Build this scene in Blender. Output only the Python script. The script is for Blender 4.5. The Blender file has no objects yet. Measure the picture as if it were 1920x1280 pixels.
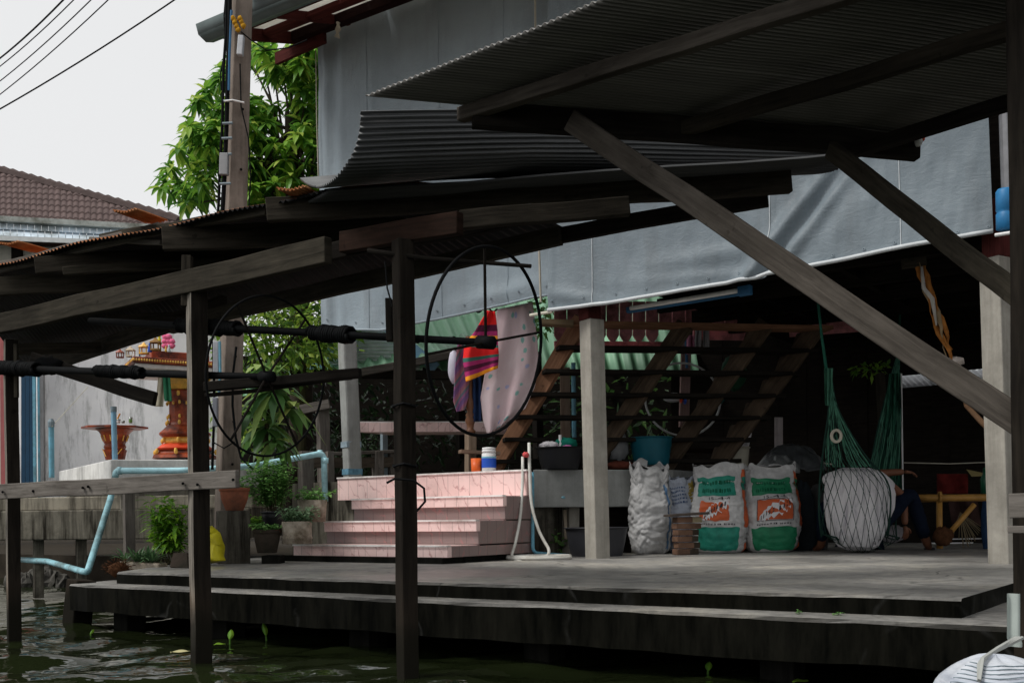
import bpy, math, random
from mathutils import Vector, Matrix, noise
random.seed(7)
rnd = random.random
def ru(a, b): return a + (b - a) * random.random()
scene = bpy.context.scene
C = scene.collection
pi = math.pi
# ---------------------------------------------------------------- camera frame
F = 2000.0; CX = 960.0; CY = 970.0; ROLL = 0.012; ZC = 0.75
RT = Vector((math.cos(ROLL), 0, -math.sin(ROLL))); UP = Vector((math.sin(ROLL), 0, math.cos(ROLL))); FW = Vector((0, 1, 0))
CAM = Vector((0, 0, ZC))
def ray(px, py): return RT * ((px - CX) / F) + UP * ((CY - py) / F) + FW
def P(px, py, D): return CAM + ray(px, py) * D          # point seen along a line of sight at distance D
# dock frame: a runs along the canal (to the left), b runs inland
ORG = Vector((1.83, 4.42, 0)); AV = Vector((-.819, .573, 0)).normalized(); BV = Vector((.573, .819, 0)).normalized()
DK = 0.392                                             # dock top
ZV = Vector((0, 0, 1))
def W(a, b, z): return ORG + AV * a + BV * b + ZV * z
def onB(px, py, b):
    r = ray(px, py); t = (b - (CAM - ORG).dot(BV)) / r.dot(BV); return CAM + r * t
def onZ(px, py, z):
    r = ray(px, py); t = (z - ZC) / r.z; return CAM + r * t
def N(v, s=1.0, o=0.0): return noise.noise(Vector((v[0] * s + o, v[1] * s + o * 1.7, v[2] * s - o)))
# ---------------------------------------------------------------- mesh builder
OFF = {}
class MB:
    def __init__(s): s.v = []; s.f = []; s.uv = []; s.mi = []
    def add(s, p): s.v.append(Vector(p)); return len(s.v) - 1
    def face(s, idx, uv=None, m=0):
        s.f.append(tuple(idx)); s.uv.append(uv if uv else [(0, 0)] * len(idx)); s.mi.append(m); return s
    def poly(s, pts, uv=None, m=0): return s.face([s.add(p) for p in pts], uv, m)
    def hexa(s, c, m=0):
        # c: 8 corners, 0-3 bottom loop, 4-7 top loop
        i = [s.add(p) for p in c]; o = (ru(0, 5), ru(0, 5))
        for q in ((3, 2, 1, 0), (4, 5, 6, 7), (0, 1, 5, 4), (1, 2, 6, 5), (2, 3, 7, 6), (3, 0, 4, 7)):
            l1 = (c[q[1]] - c[q[0]]).length; l2 = (c[q[2]] - c[q[1]]).length
            s.face([i[k] for k in q], [(o[0], o[1]), (o[0] + l1, o[1]), (o[0] + l1, o[1] + l2), (o[0], o[1] + l2)], m)
        return s
    def bar(s, p0, p1, w, h, up=ZV, seg=1, wob=0.0, m=0, taper=1.0):
        p0 = Vector(p0); p1 = Vector(p1); d = p1 - p0; L = d.length; d = d / L
        x = d.cross(up)
        if x.length < 1e-4: x = d.cross(Vector((1, 0, 0)))
        x.normalize(); y = x.cross(d).normalized(); o = ru(0, 50); rings = []
        for k in range(seg + 1):
            t = k / seg; c = p0 + d * (L * t); q = 1 + (taper - 1) * t
            if wob: c = c + x * N((o, t * L * 2, 1)) * wob + y * N((o, t * L * 2, 9)) * wob
            ring = []
            for (a, b) in ((-1, -1), (1, -1), (1, 1), (-1, 1)):
                e = 1 + (N((o + a, b * 3, t * L * 5)) * wob * 3 if wob else 0)
                ring.append(s.add(c + x * (a * w / 2 * q * e) + y * (b * h / 2 * q * e)))
            rings.append(ring)
        per = [w, h, w, h]; vo = ru(0, 9)
        for k in range(seg):
            u0 = o + L * k / seg; u1 = o + L * (k + 1) / seg; vv = vo
            for j in range(4):
                a, b = rings[k][j], rings[k][(j + 1) % 4]; c_, d_ = rings[k + 1][(j + 1) % 4], rings[k + 1][j]
                s.face((a, b, c_, d_), [(u0, vv), (u0, vv + per[j]), (u1, vv + per[j]), (u1, vv)], m); vv += per[j] + .13
        s.face(rings[0][::-1], [(o, 0), (o + .02, 0), (o + .02, h), (o, h)], m); s.face(rings[-1], [(o, 0), (o + .02, 0), (o + .02, h), (o, h)], m)
        return s
    def post(s, base, top, w, yaw=33, d=None, taper=1.0, seg=6, wob=.004, m=0, two=False):
        y = math.radians(yaw); upv = Vector((-math.sin(y), math.cos(y), 0)); f0 = len(s.f); s.bar(base, top, w, d or w, up=upv, seg=seg, wob=wob, m=m, taper=taper)
        for i in range(f0, len(s.f)):
            q = s.f[i]; nn = (s.v[q[1]] - s.v[q[0]]).cross(s.v[q[2]] - s.v[q[0]]).normalized()
            if two and abs(nn.dot(Vector((math.cos(y - pi / 2), math.sin(y - pi / 2), 0)))) > .8: s.mi[i] = 1  # second material paints shade onto the side faces of the post
        return s
    def tube(s, pts, r, n=8, closed=False, m=0, caps=True):
        pts = [Vector(p) for p in pts]; K = len(pts); rr = r if isinstance(r, (list, tuple)) else [r] * K
        prev = None; rings = []; L = 0
        for k in range(K):
            if closed: t = pts[(k + 1) % K] - pts[k - 1]
            else: t = pts[min(k + 1, K - 1)] - pts[max(k - 1, 0)]
            if t.length < 1e-9: t = Vector((0, 0, 1))
            t.normalize()
            if prev is None:
                x = t.cross(ZV)
                if x.length < .05: x = t.cross(Vector((1, 0, 0)))
            else: x = prev - t * prev.dot(t)
            x.normalize(); prev = x; y = t.cross(x)
            rings.append([s.add(pts[k] + (x * math.cos(2 * pi * j / n) + y * math.sin(2 * pi * j / n)) * rr[k]) for j in range(n)])
        for k in range(K if closed else K - 1):
            A, B = rings[k], rings[(k + 1) % K]; l = (pts[(k + 1) % K] - pts[k]).length
            for j in range(n):
                s.face((A[j], A[(j + 1) % n], B[(j + 1) % n], B[j]), [(L, j / n), (L, (j + 1) / n), (L + l, (j + 1) / n), (L + l, j / n)], m)
            L += l
        if caps and not closed:
            s.face(rings[0][::-1], None, m); s.face(rings[-1], None, m)
        return s
    def lathe(s, c, prof, n=20, sx=1, sy=1, m=0, yaw=0, sq=0, cap=True):
        c = Vector(c); rings = []
        for (r, z) in prof:
            ring = []
            for j in range(n):
                a = 2 * pi * j / n; q = 1.0
                if sq: q = 1 / max(abs(math.cos(a)), abs(math.sin(a))) ** sq
                x = r * q * math.cos(a) * sx; y = r * q * math.sin(a) * sy; ca, sa = math.cos(yaw), math.sin(yaw)
                ring.append(s.add(c + Vector((x * ca - y * sa, x * sa + y * ca, z))))
            rings.append(ring)
        for k in range(len(rings) - 1):
            for j in range(n):
                s.face((rings[k][j], rings[k][(j + 1) % n], rings[k + 1][(j + 1) % n], rings[k + 1][j]),
                       [(j / n, prof[k][1]), ((j + 1) / n, prof[k][1]), ((j + 1) / n, prof[k + 1][1]), (j / n, prof[k + 1][1])], m)
        if cap: s.face(rings[0][::-1], None, m); s.face(rings[-1], None, m)
        return s
    def grid(s, fn, nu, nv, m=0, uvs=(1, 1), flip=False):
        i0 = len(s.v)
        for a in range(nu + 1):
            for b in range(nv + 1): s.v.append(Vector(fn(a / nu, b / nv)))
        for a in range(nu):
            for b in range(nv):
                q = [i0 + a * (nv + 1) + b, i0 + (a + 1) * (nv + 1) + b, i0 + (a + 1) * (nv + 1) + b + 1, i0 + a * (nv + 1) + b + 1]
                u = [(a / nu * uvs[0], b / nv * uvs[1]), ((a + 1) / nu * uvs[0], b / nv * uvs[1]), ((a + 1) / nu * uvs[0], (b + 1) / nv * uvs[1]), (a / nu * uvs[0], (b + 1) / nv * uvs[1])]
                if flip: q = q[::-1]; u = u[::-1]
                s.face(q, u, m)
        return s
    def blob(s, c, r, n=10, amp=.15, sc=3, m=0, seed=0, flat=None):
        c = Vector(c)
        def fn(u, v):
            th = 2 * pi * u; ph = pi * (v - .5); d = Vector((math.cos(th) * math.cos(ph), math.sin(th) * math.cos(ph), math.sin(ph)))
            k = 1 + amp * N(d, sc, seed + 3.1); p = Vector((d.x * r[0], d.y * r[1], d.z * r[2])) * k
            if flat is not None: p.z = max(p.z, flat)
            return c + p
        return s.grid(fn, n * 2, n, m)
    def leaf(s, p, d, L, w, droop=.3, side=None, m=0, seg=2, fold=.25):
        p = Vector(p); d = Vector(d).normalized()
        sd = side if side is not None else d.cross(ZV)
        if sd.length < .05: sd = Vector((1, 0, 0))
        sd = sd.normalized(); up = sd.cross(d); r = rnd()
        prof = [(0, .12), (.3, .9), (.62, .85), (1, .0)] if seg == 3 else [(0, .1), (.45, 1), (1, 0)]
        prevs = None
        for (t, k) in prof:
            c = p + d * (L * t) - ZV * (droop * L * t * t); hw = w / 2 * k
            if k == 0: cur = [s.add(c)]
            else: cur = [s.add(c - sd * hw + up * fold * hw), s.add(c), s.add(c + sd * hw + up * fold * hw)]
            if prevs:
                if len(cur) == 3:
                    s.face((prevs[0], prevs[1], cur[1], cur[0]), [(r, t)] * 4, m); s.face((prevs[1], prevs[2], cur[2], cur[1]), [(r, t)] * 4, m)
                else:
                    s.face((prevs[0], prevs[1], cur[0]), [(r, t)] * 3, m); s.face((prevs[1], prevs[2], cur[0]), [(r, t)] * 3, m)
            prevs = cur
        return s
    def merge(s, o, m=None):
        k = len(s.v); s.v += o.v
        for f, u, mi in zip(o.f, o.uv, o.mi): s.f.append(tuple(i + k for i in f)); s.uv.append(u); s.mi.append(mi if m is None else m)
        return s
    def build(s, name, mats, parent=None, smooth=False, bevel=0.0, label=None, cat=None, group=None, kind=None, origin=None):
        me = bpy.data.meshes.new(name)
        if parent is not None: off = OFF[parent.name]
        elif origin is not None: off = Vector(origin)
        else:
            xs = [v.x for v in s.v]; ys = [v.y for v in s.v]; zs = [v.z for v in s.v]
            off = Vector(((min(xs) + max(xs)) / 2, (min(ys) + max(ys)) / 2, min(zs)))
        me.from_pydata([tuple(v - off) for v in s.v], [], s.f)
        ul = me.uv_layers.new(name='UVMap'); li = 0; flat = []
        for u in s.uv:
            for q in u: flat += [q[0], q[1]]
        ul.data.foreach_set('uv', flat)
        if not isinstance(mats, (list, tuple)): mats = [mats]
        for mm in mats: me.materials.append(mm)
        me.polygons.foreach_set('material_index', s.mi)
        if smooth: me.polygons.foreach_set('use_smooth', [True] * len(s.f))
        me.update()
        o = bpy.data.objects.new(name, me); C.objects.link(o)
        if parent is not None: o.parent = parent
        else: o.location = off
        OFF[o.name] = off
        if bevel:
            bv = o.modifiers.new('edge', 'BEVEL'); bv.width = bevel; bv.segments = 2; bv.limit_method = 'ANGLE'; bv.angle_limit = .6
        if label: o['label'] = label
        if cat: o['category'] = cat
        if group: o['group'] = group
        if kind: o['kind'] = kind
        return o
def root(name, loc, label, cat, group=None):
    o = bpy.data.objects.new(name, None); C.objects.link(o); o.location = Vector(loc); o.empty_display_size = .1
    OFF[o.name] = Vector(loc); o['label'] = label; o['category'] = cat
    if group: o['group'] = group
    return o
# ---------------------------------------------------------------- materials
def lin(r, g, b): return tuple(((c / 255) / 12.92 if c / 255 <= .04045 else ((c / 255 + .055) / 1.055) ** 2.4) for c in (r, g, b))
class NT:
    def __init__(s, name):
        s.m = bpy.data.materials.new(name); s.m.use_nodes = True; s.t = s.m.node_tree; s.t.nodes.clear()
        s.out = s.n('ShaderNodeOutputMaterial'); s.p = s.n('ShaderNodeBsdfPrincipled'); s.l(s.p.outputs[0], s.out.inputs[0])
        s.co = s.n('ShaderNodeTexCoord'); s.geo = s.n('ShaderNodeNewGeometry')
    def n(s, t, **k):
        x = s.t.nodes.new(t)
        for a, b in k.items(): setattr(x, a, b)
        return x
    def l(s, a, b): s.t.links.new(a, b)
    def mapping(s, src, scale=(1, 1, 1), loc=(0, 0, 0), rot=(0, 0, 0)):
        mp = s.n('ShaderNodeMapping'); mp.inputs['Scale'].default_value = scale; mp.inputs['Location'].default_value = loc; mp.inputs['Rotation'].default_value = rot
        s.l(src, mp.inputs[0]); return mp.outputs[0]
    def noise(s, vec, scale, detail=6, rough=.6, dist=0):
        x = s.n('ShaderNodeTexNoise'); x.inputs['Scale'].default_value = scale; x.inputs['Detail'].default_value = detail; x.inputs['Roughness'].default_value = rough; x.inputs['Distortion'].default_value = dist
        s.l(vec, x.inputs['Vector']); return x.outputs['Fac']
    def ramp(s, fac, stops, interp='LINEAR'):
        r = s.n('ShaderNodeValToRGB'); e = r.color_ramp; e.interpolation = interp
        while len(e.elements) > 1: e.elements.remove(e.elements[-1])
        for i, (p, c) in enumerate(stops):
            el = e.elements[0] if i == 0 else e.elements.new(p)
            el.position = p; c = (c, c, c) if isinstance(c, (int, float)) else c; el.color = (c[0], c[1], c[2], 1)
        s.l(fac, r.inputs[0]); return r.outputs[0]
    def mix(s, fac, a, b, mode='MIX'):
        x = s.n('ShaderNodeMix', data_type='RGBA', blend_type=mode)
        for v, k in ((fac, 0), (a, 6), (b, 7)):
            if hasattr(v, 'links'): s.l(v, x.inputs[k])
            else: x.inputs[k].default_value = v if k == 0 else (v[0], v[1], v[2], 1)
        return x.outputs[2]
    def math(s, op, a, b=0):
        x = s.n('ShaderNodeMath', operation=op)
        for v, k in ((a, 0), (b, 1)):
            if hasattr(v, 'links'): s.l(v, x.inputs[k])
            else: x.inputs[k].default_value = v
        return x.outputs[0]
    def bump(s, h, st=.3, dist=.01, prev=None):
        b = s.n('ShaderNodeBump'); b.inputs['Strength'].default_value = st; b.inputs['Distance'].default_value = dist; s.l(h, b.inputs['Height'])
        if prev is not None: s.l(prev, b.inputs['Normal'])
        return b.outputs[0]
    def fin(s, col, rough=.8, spec=.3, metal=0, nrm=None, trans=0, tcol=None):
        p = s.p
        if not hasattr(rough, 'links') and rough >= .6: spec = min(spec, .05)
        if hasattr(col, 'links'): s.l(col, p.inputs['Base Color'])
        else: p.inputs['Base Color'].default_value = (*col, 1)
        if hasattr(rough, 'links'): s.l(rough, p.inputs['Roughness'])
        else: p.inputs['Roughness'].default_value = rough
        p.inputs['Specular IOR Level'].default_value = spec; p.inputs['Metallic'].default_value = metal
        if nrm is not None: s.l(nrm, p.inputs['Normal'])
        if trans:
            t = s.n('ShaderNodeBsdfTranslucent'); ms = s.n('ShaderNodeMixShader'); ms.inputs[0].default_value = trans
            if hasattr(col, 'links'): s.l(col, t.inputs[0])
            else: t.inputs[0].default_value = (*col, 1)
            s.l(p.outputs[0], ms.inputs[1]); s.l(t.outputs[0], ms.inputs[2]); s.l(ms.outputs[0], s.out.inputs[0])
        return s.m
    def zmask(s, z0, z1):
        sep = s.n('ShaderNodeSeparateXYZ'); s.l(s.geo.outputs['Position'], sep.inputs[0])
        mr = s.n('ShaderNodeMapRange'); mr.inputs[1].default_value = z0; mr.inputs[2].default_value = z1; s.l(sep.outputs[2], mr.inputs[0]); return mr.outputs[0]
def k3(c, k): return (c[0] * k, c[1] * k, c[2] * k)
def plain(name, c, rough=.7, var=.25, scale=8, bump=.15, spec=.3, dirt=None, dirt_amt=.5, dscale=2.5, stretch=(1, 1, 1), metal=0, trans=0):
    t = NT(name); v = t.mapping(t.co.outputs['Object'], stretch); n = t.noise(v, scale, 8)
    col = t.ramp(n, [(.25, k3(c, 1 - var)), (.75, k3(c, 1 + var))])
    if dirt is not None:
        d = t.noise(v, dscale, 10, .7); mk = t.ramp(d, [(.5 - .12 * dirt_amt - .02, 0), (.78 - .25 * dirt_amt, 1)])
        col = t.mix(mk, col, dirt)
    return t.fin(col, rough, spec, metal, t.bump(t.noise(v, scale * 6, 6), bump, .004), trans)
def wood(name, dark, light, wet=False, tide=.5, stain=.5, rough=.85, grain=(1.6, 17, 1)):
    t = NT(name); uv = t.mapping(t.co.outputs['UV'], grain); n1 = t.noise(uv, 2.2, 8, .65, .4); n2 = t.noise(t.co.outputs['Object'], 1.7, 6, .6)
    col = t.ramp(n1, [(.28, dark), (.5, tuple((a + b) / 2 for a, b in zip(dark, light))), (.75, light)])
    mk = t.ramp(n2, [(.42, 0), (.66, 1)]); col = t.mix(t.math('MULTIPLY', mk, stain), col, k3(dark, .45))
    n3 = t.noise(t.co.outputs['Object'], 14, 3); col = t.mix(t.ramp(n3, [(.66, 0), (.74, .6)]), col, k3(dark, .3))
    if wet:
        z = t.math('ADD', t.zmask(0, 1.0), t.math('MULTIPLY', t.math('SUBTRACT', t.noise(t.co.outputs['Object'], 5, 4), .5), .16))
        col = t.mix(t.ramp(z, [(.18, .0), (.28, tide), (.42, tide * .2), (.6, 0)]), col, (.22, .155, .11))
        col = t.mix(t.ramp(z, [(.05, 1), (.2, .88), (.36, 0)]), col, (.012, .011, .008))
    return t.fin(col, rough, .25, 0, t.bump(n1, .45, .006))
# timbers
WD = wood('timber_dark', (.013, .0115, .009), (.062, .053, .041))
WDD = wood('timber_black', (.006, .0055, .005), (.026, .022, .018))
WBR = wood('timber_brace', (.035, .03, .025), (.12, .105, .09), stain=.5)
WG = wood('timber_grey', (.07, .062, .054), (.22, .20, .18), stain=.35)
WP = wood('timber_post', (.035, .031, .026), (.32, .29, .25), wet=True, stain=.35)
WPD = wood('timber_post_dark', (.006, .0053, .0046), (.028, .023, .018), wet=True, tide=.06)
WB = wood('timber_brown', (.11, .055, .032), (.30, .16, .095), stain=.3)
WRED = wood('timber_red', (.045, .012, .011), (.11, .03, .027), stain=.4)
WOL = wood('timber_olive', (.016, .0145, .011), (.068, .059, .045))
WR = wood('timber_ruddy', (.012, .008, .006), (.04, .022, .016))
STR = wood('timber_stringer', (.04, .029, .021), (.135, .098, .068), stain=.5)
def concrete(name, c, dk=(.02, .019, .016), amt=.5, rough=.85, streak=True, wetz=None, scale=3):
    t = NT(name); o = t.co.outputs['Object']; n = t.noise(o, scale, 10, .7); col = t.ramp(n, [(.3, k3(c, .7)), (.7, k3(c, 1.2))])
    if streak:
        st = t.noise(t.mapping(o, (9, 9, .7)), 1.3, 6, .7); col = t.mix(t.ramp(st, [(.5 - amt * .1, 0), (.72 - amt * .1, min(1, amt * 1.2))]), col, dk)
    bl = t.noise(o, 1.3, 8, .75); col = t.mix(t.ramp(bl, [(.48, 0), (.7, amt)]), col, dk)
    if wetz: col = t.mix(t.ramp(t.math('ADD', t.zmask(*wetz), t.math('MULTIPLY', t.math('SUBTRACT', n, .5), .6)), [(.2, 1), (.8, 0)]), col, k3(dk, .6))
    return t.fin(col, rough, .3, 0, t.bump(t.noise(o, 45, 8), .35, .004))
CON = concrete('concrete_pale', (.36, .34, .30), (.12, .11, .09), .35)
CONG = concrete('concrete_grey', (.30, .31, .30), (.12, .12, .11), .3)
COND = concrete('concrete_mossy', (.013, .0127, .011), (.003, .0033, .0025), .8)
CONS = concrete('concrete_streaked', (.20, .185, .15), (.018, .016, .012), .85)
CONW = concrete('concrete_whitewash', (.74, .74, .72), (.16, .15, .13), .3)
def deckmat():
    t = NT('deck_concrete'); o = t.co.outputs['Object']; n = t.noise(o, 1.6, 10, .7); n2 = t.noise(o, 14, 8, .7)
    col = t.ramp(n, [(.3, (.16, .155, .148)), (.5, (.31, .30, .28)), (.7, (.46, .43, .37))]); col = t.mix(t.ramp(n2, [(.35, .5), (.6, 0)]), col, (.05, .05, .048))
    w = t.noise(o, .9, 5); rough = t.ramp(w, [(.42, .34), (.6, .8)])
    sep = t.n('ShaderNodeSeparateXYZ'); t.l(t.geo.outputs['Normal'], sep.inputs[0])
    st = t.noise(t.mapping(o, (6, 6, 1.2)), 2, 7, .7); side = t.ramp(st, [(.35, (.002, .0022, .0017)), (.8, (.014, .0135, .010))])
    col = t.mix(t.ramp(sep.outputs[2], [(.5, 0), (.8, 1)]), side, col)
    cr = t.n('ShaderNodeTexVoronoi'); cr.feature = 'DISTANCE_TO_EDGE'; cr.inputs['Scale'].default_value = .8; wv = t.n('ShaderNodeVectorMath', operation='ADD'); ns = t.n('ShaderNodeTexNoise'); ns.inputs['Scale'].default_value = 3; t.l(o, ns.inputs['Vector']); sc = t.n('ShaderNodeVectorMath', operation='SCALE'); sc.inputs['Scale'].default_value = .35; t.l(ns.outputs['Color'], sc.inputs[0]); t.l(o, wv.inputs[0]); t.l(sc.outputs[0], wv.inputs[1]); t.l(wv.outputs[0], cr.inputs['Vector'])
    ck = t.math('MULTIPLY', t.ramp(cr.outputs['Distance'], [(0, 1), (.012, 0)]), t.ramp(n, [(.45, 0), (.55, .8)])); col = t.mix(ck, col, (.03, .03, .028))
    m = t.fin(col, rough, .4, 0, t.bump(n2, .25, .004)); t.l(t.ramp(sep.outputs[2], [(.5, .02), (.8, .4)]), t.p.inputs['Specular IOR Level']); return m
DECK = deckmat()
def plaster():
    t = NT('mouldy_plaster'); o = t.co.outputs['Object']; n = t.noise(o, 4, 8); col = t.ramp(n, [(.3, (.62, .62, .64)), (.7, (.75, .75, .76))])
    st = t.noise(t.mapping(o, (5, 5, .9)), 1.5, 9, .75); col = t.mix(t.ramp(st, [(.5, 0), (.68, .75)]), col, (.10, .11, .10))
    return t.fin(col, .9, .2, 0, t.bump(t.noise(o, 30, 6), .2, .004))
PLA = plaster()
def tarpmat(name='grey_tarpaulin', kk=1.0):
    t = NT(name); o = t.co.outputs['Object']; n = t.noise(o, 1.1, 7, .6); col = t.ramp(n, [(.3, (.195*kk, .24*kk, .275*kk)), (.7, (.265*kk, .32*kk, .36*kk))])
    st = t.noise(t.mapping(o, (2.5, 2.5, .5)), 1.6, 7, .65); col = t.mix(t.ramp(st, [(.5, 0), (.75, .45)]), col, (.15*kk, .165*kk, .175*kk))
    b = t.bump(t.noise(t.mapping(o, (1, 1, .35)), 3.2, 5), .35, .05); b = t.bump(t.noise(t.mapping(o, (1, 1, 2.2)), 9, 6, .7, 1.2), .3, .02, b)
    return t.fin(col, .5, .35, 0, b)
TARP = tarpmat('grey_tarpaulin', 1.12); TARP2 = tarpmat('bluegrey_tarpaulin', .80)
HEM = plain('tarp_hem_pipe', (.55, .58, .60), .5, .15)
def cormat(name, cs, rough=.6, metal=0.0, rust=None, ramt=.5, joint=True, under=None):
    t = NT(name); o = t.co.outputs['Object']; uv = t.co.outputs['UV']; n = t.noise(t.mapping(uv, (6, 1, 1)), 1.2, 8, .7); col = t.ramp(n, [(.3, cs[0]), (.7, cs[1])])
    if joint:
        sh = t.n('ShaderNodeTexNoise'); sh.inputs['Scale'].default_value = 1; sh.inputs['Detail'].default_value = 0
        m = t.mapping(uv, (1.4, .01, 1)); sn = t.n('ShaderNodeVectorMath', operation='SNAP'); sn.inputs[1].default_value = (1, 1, 1); t.l(m, sn.inputs[0]); wn = t.n('ShaderNodeTexWhiteNoise'); t.l(sn.outputs[0], wn.inputs[0])
        col = t.mix(1.0, col, t.ramp(wn.outputs[0], [(0, .55), (1, 1.35)]), 'MULTIPLY')
    if rust:
        r = t.noise(o, 2.6, 10, .75); col = t.mix(t.ramp(r, [(.5 - ramt * .25, 0), (.75 - ramt * .25, 1)]), col, t.ramp(t.noise(o, 11, 6), [(.3, rust[0]), (.7, rust[1])]))
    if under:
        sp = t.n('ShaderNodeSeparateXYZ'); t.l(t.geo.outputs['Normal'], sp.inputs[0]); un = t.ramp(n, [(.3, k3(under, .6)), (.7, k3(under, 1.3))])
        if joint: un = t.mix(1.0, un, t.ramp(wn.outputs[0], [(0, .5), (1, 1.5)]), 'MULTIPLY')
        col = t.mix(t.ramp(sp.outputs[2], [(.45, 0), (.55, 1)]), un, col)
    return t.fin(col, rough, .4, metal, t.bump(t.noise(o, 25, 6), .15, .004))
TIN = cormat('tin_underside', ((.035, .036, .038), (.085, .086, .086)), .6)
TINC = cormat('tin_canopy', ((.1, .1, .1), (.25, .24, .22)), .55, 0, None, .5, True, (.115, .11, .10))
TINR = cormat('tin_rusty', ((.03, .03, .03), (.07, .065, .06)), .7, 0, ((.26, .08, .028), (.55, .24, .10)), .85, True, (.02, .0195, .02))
TINB = cormat('tin_silver', ((.022, .024, .026), (.085, .088, .09)), .5, .1, joint=False)
GRN = cormat('roof_green', ((.26, .56, .35), (.38, .68, .46)), .5, 0, None, .5, True)
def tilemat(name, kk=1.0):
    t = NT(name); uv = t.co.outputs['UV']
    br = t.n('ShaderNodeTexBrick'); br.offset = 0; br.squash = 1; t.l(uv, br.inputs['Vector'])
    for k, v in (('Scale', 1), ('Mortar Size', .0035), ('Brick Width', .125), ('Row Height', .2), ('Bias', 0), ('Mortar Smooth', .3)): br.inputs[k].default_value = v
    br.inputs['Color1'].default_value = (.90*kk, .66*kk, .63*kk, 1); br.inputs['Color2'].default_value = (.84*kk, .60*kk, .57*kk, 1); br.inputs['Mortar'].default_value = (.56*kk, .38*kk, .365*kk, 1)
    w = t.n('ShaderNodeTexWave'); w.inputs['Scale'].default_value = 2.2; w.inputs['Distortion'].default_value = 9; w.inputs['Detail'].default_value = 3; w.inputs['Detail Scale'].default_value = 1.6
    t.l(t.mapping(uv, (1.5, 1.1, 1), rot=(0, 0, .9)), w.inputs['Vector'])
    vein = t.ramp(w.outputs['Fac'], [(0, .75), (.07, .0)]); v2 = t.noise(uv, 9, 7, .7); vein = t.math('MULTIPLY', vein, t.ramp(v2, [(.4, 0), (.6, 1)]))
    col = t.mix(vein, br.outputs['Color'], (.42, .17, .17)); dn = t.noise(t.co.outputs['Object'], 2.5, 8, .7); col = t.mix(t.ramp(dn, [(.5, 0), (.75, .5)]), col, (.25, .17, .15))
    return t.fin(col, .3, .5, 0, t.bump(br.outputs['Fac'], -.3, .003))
TILE = tilemat('pink_tile'); TILE_SHADE = tilemat('pink_tile_shaded', .27)  # darker copy puts the shade of risers and step sides into the colour
NOSE = plain('white_nosing', (.92, .89, .87), .4, .1, dirt=(.4, .33, .3), dirt_amt=.4)
BLUEP = plain('pvc_blue', (.16, .42, .56), .45, .15, dirt=(.09, .16, .18), dirt_amt=.5, dscale=4)
BLUED = plain('paint_blue', (.03, .13, .27), .5, .2)
CYAN = plain('pvc_pale_blue', (.50, .84, .93), .4, .1, dirt=(.2, .34, .36), dirt_amt=.3)
GREYP = plain('pvc_grey', (.17, .22, .25), .5, .15)
BLK = plain('black_rubber', (.006, .0065, .007), .7, .3, spec=.2)
BLKP = plain('black_plastic', (.012, .0125, .015), .45, .2)
TUBC = plain('tub_plastic', (.035, .036, .042), .45, .2)
TEAL = plain('teal_plastic', (.004, .085, .12), .4, .2)
CREAM = plain('cream_plastic', (.38, .36, .29), .5, .15)
WHT = plain('white_plastic', (.72, .72, .72), .45, .08)
HOSE = plain('hose_white', (.62, .62, .58), .5, .1, dirt=(.4, .38, .33), dirt_amt=.5)
TERRA = plain('terracotta', (.30, .105, .06), .85, .25, dirt=(.10, .05, .035), dirt_amt=.6)
TERD = plain('clay_dark', (.055, .043, .034), .9, .3, dirt=(.02, .02, .015))
POTC = plain('pot_concrete', (.42, .37, .30), .9, .2, dirt=(.13, .10, .07), dirt_amt=.6, dscale=5)
ORG_ = plain('orange_plastic', (.70, .12, .02), .45, .1)
BLUB = plain('blue_label', (.02, .09, .5), .45, .1)
YEL = plain('yellow_plastic', (.62, .55, .02), .45, .12)
SHR = plain('shrine_brown', (.34, .06, .018), .4, .35, 9, dirt=(.05, .012, .008), dirt_amt=.6, dscale=6)
SHRR = plain('shrine_red', (.62, .06, .02), .4, .25)
GOLD = plain('shrine_gold', (.75, .42, .08), .4, .35, 20)
BRICK = plain('old_brick', (.19, .11, .075), .9, .3, 12, dirt=(.06, .04, .03))
SOIL = plain('dark_soil', (.03, .025, .019), .95, .4, 5)
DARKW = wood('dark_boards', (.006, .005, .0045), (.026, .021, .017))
FIB = plain('coconut_husk', (.07, .032, .016), .95, .5, 25, .8)
ROCK = plain('shore_rock', (.11, .105, .095), .9, .4, 6, .5, dirt=(.02, .02, .014))
ROPE = plain('pale_rope', (.45, .42, .35), .9, .2)
GROPE = plain('green_rope', (.025, .12, .085), .8, .3)
GRNET = plain('net_green', (.075, .21, .145), .8, .35)
NETD = plain('net_dark', (.016, .042, .033), .8, .3)
SKIN = plain('skin', (.16, .065, .035), .55, .12)
JEAN = plain('denim', (.007, .011, .022), .9, .3, 30)
t_ = NT('white_shirt'); o_ = t_.mapping(t_.co.outputs['Object'], (16, 16, 3)); n_ = t_.noise(o_, 1.0, 5, .6, 1.0)
SHIRT = t_.fin(t_.ramp(n_, [(.3, (.40, .38, .42)), (.5, (.68, .66, .68)), (.7, (.74, .72, .74))]), .9, .05, 0, t_.bump(n_, .9, .05))  # darker streaks colour in the shade of the cloth folds
HAIR = plain('black_hair', (.008, .007, .006), .5, .2)
BAMB = plain('bamboo', (.36, .19, .045), .5, .25, 10, stretch=(1, 1, 1))
GBAG = plain('grey_bag', (.16, .165, .17), .5, .3, 6)
DBAG = plain('dark_bag', (.022, .028, .034), .6, .4, 6)
WSACK = plain('woven_sack', (.50, .50, .50), .6, .12, 7, .2, dirt=(.28, .28, .28), dirt_amt=.4, dscale=4)
SGRN = plain('sack_green', (.012, .16, .075), .55, .25, 14)
SGRN2 = plain('sack_teal', (.012, .19, .135), .55, .3, 14)
SORG = plain('sack_orange', (.48, .095, .03), .55, .2, 9)
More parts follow.
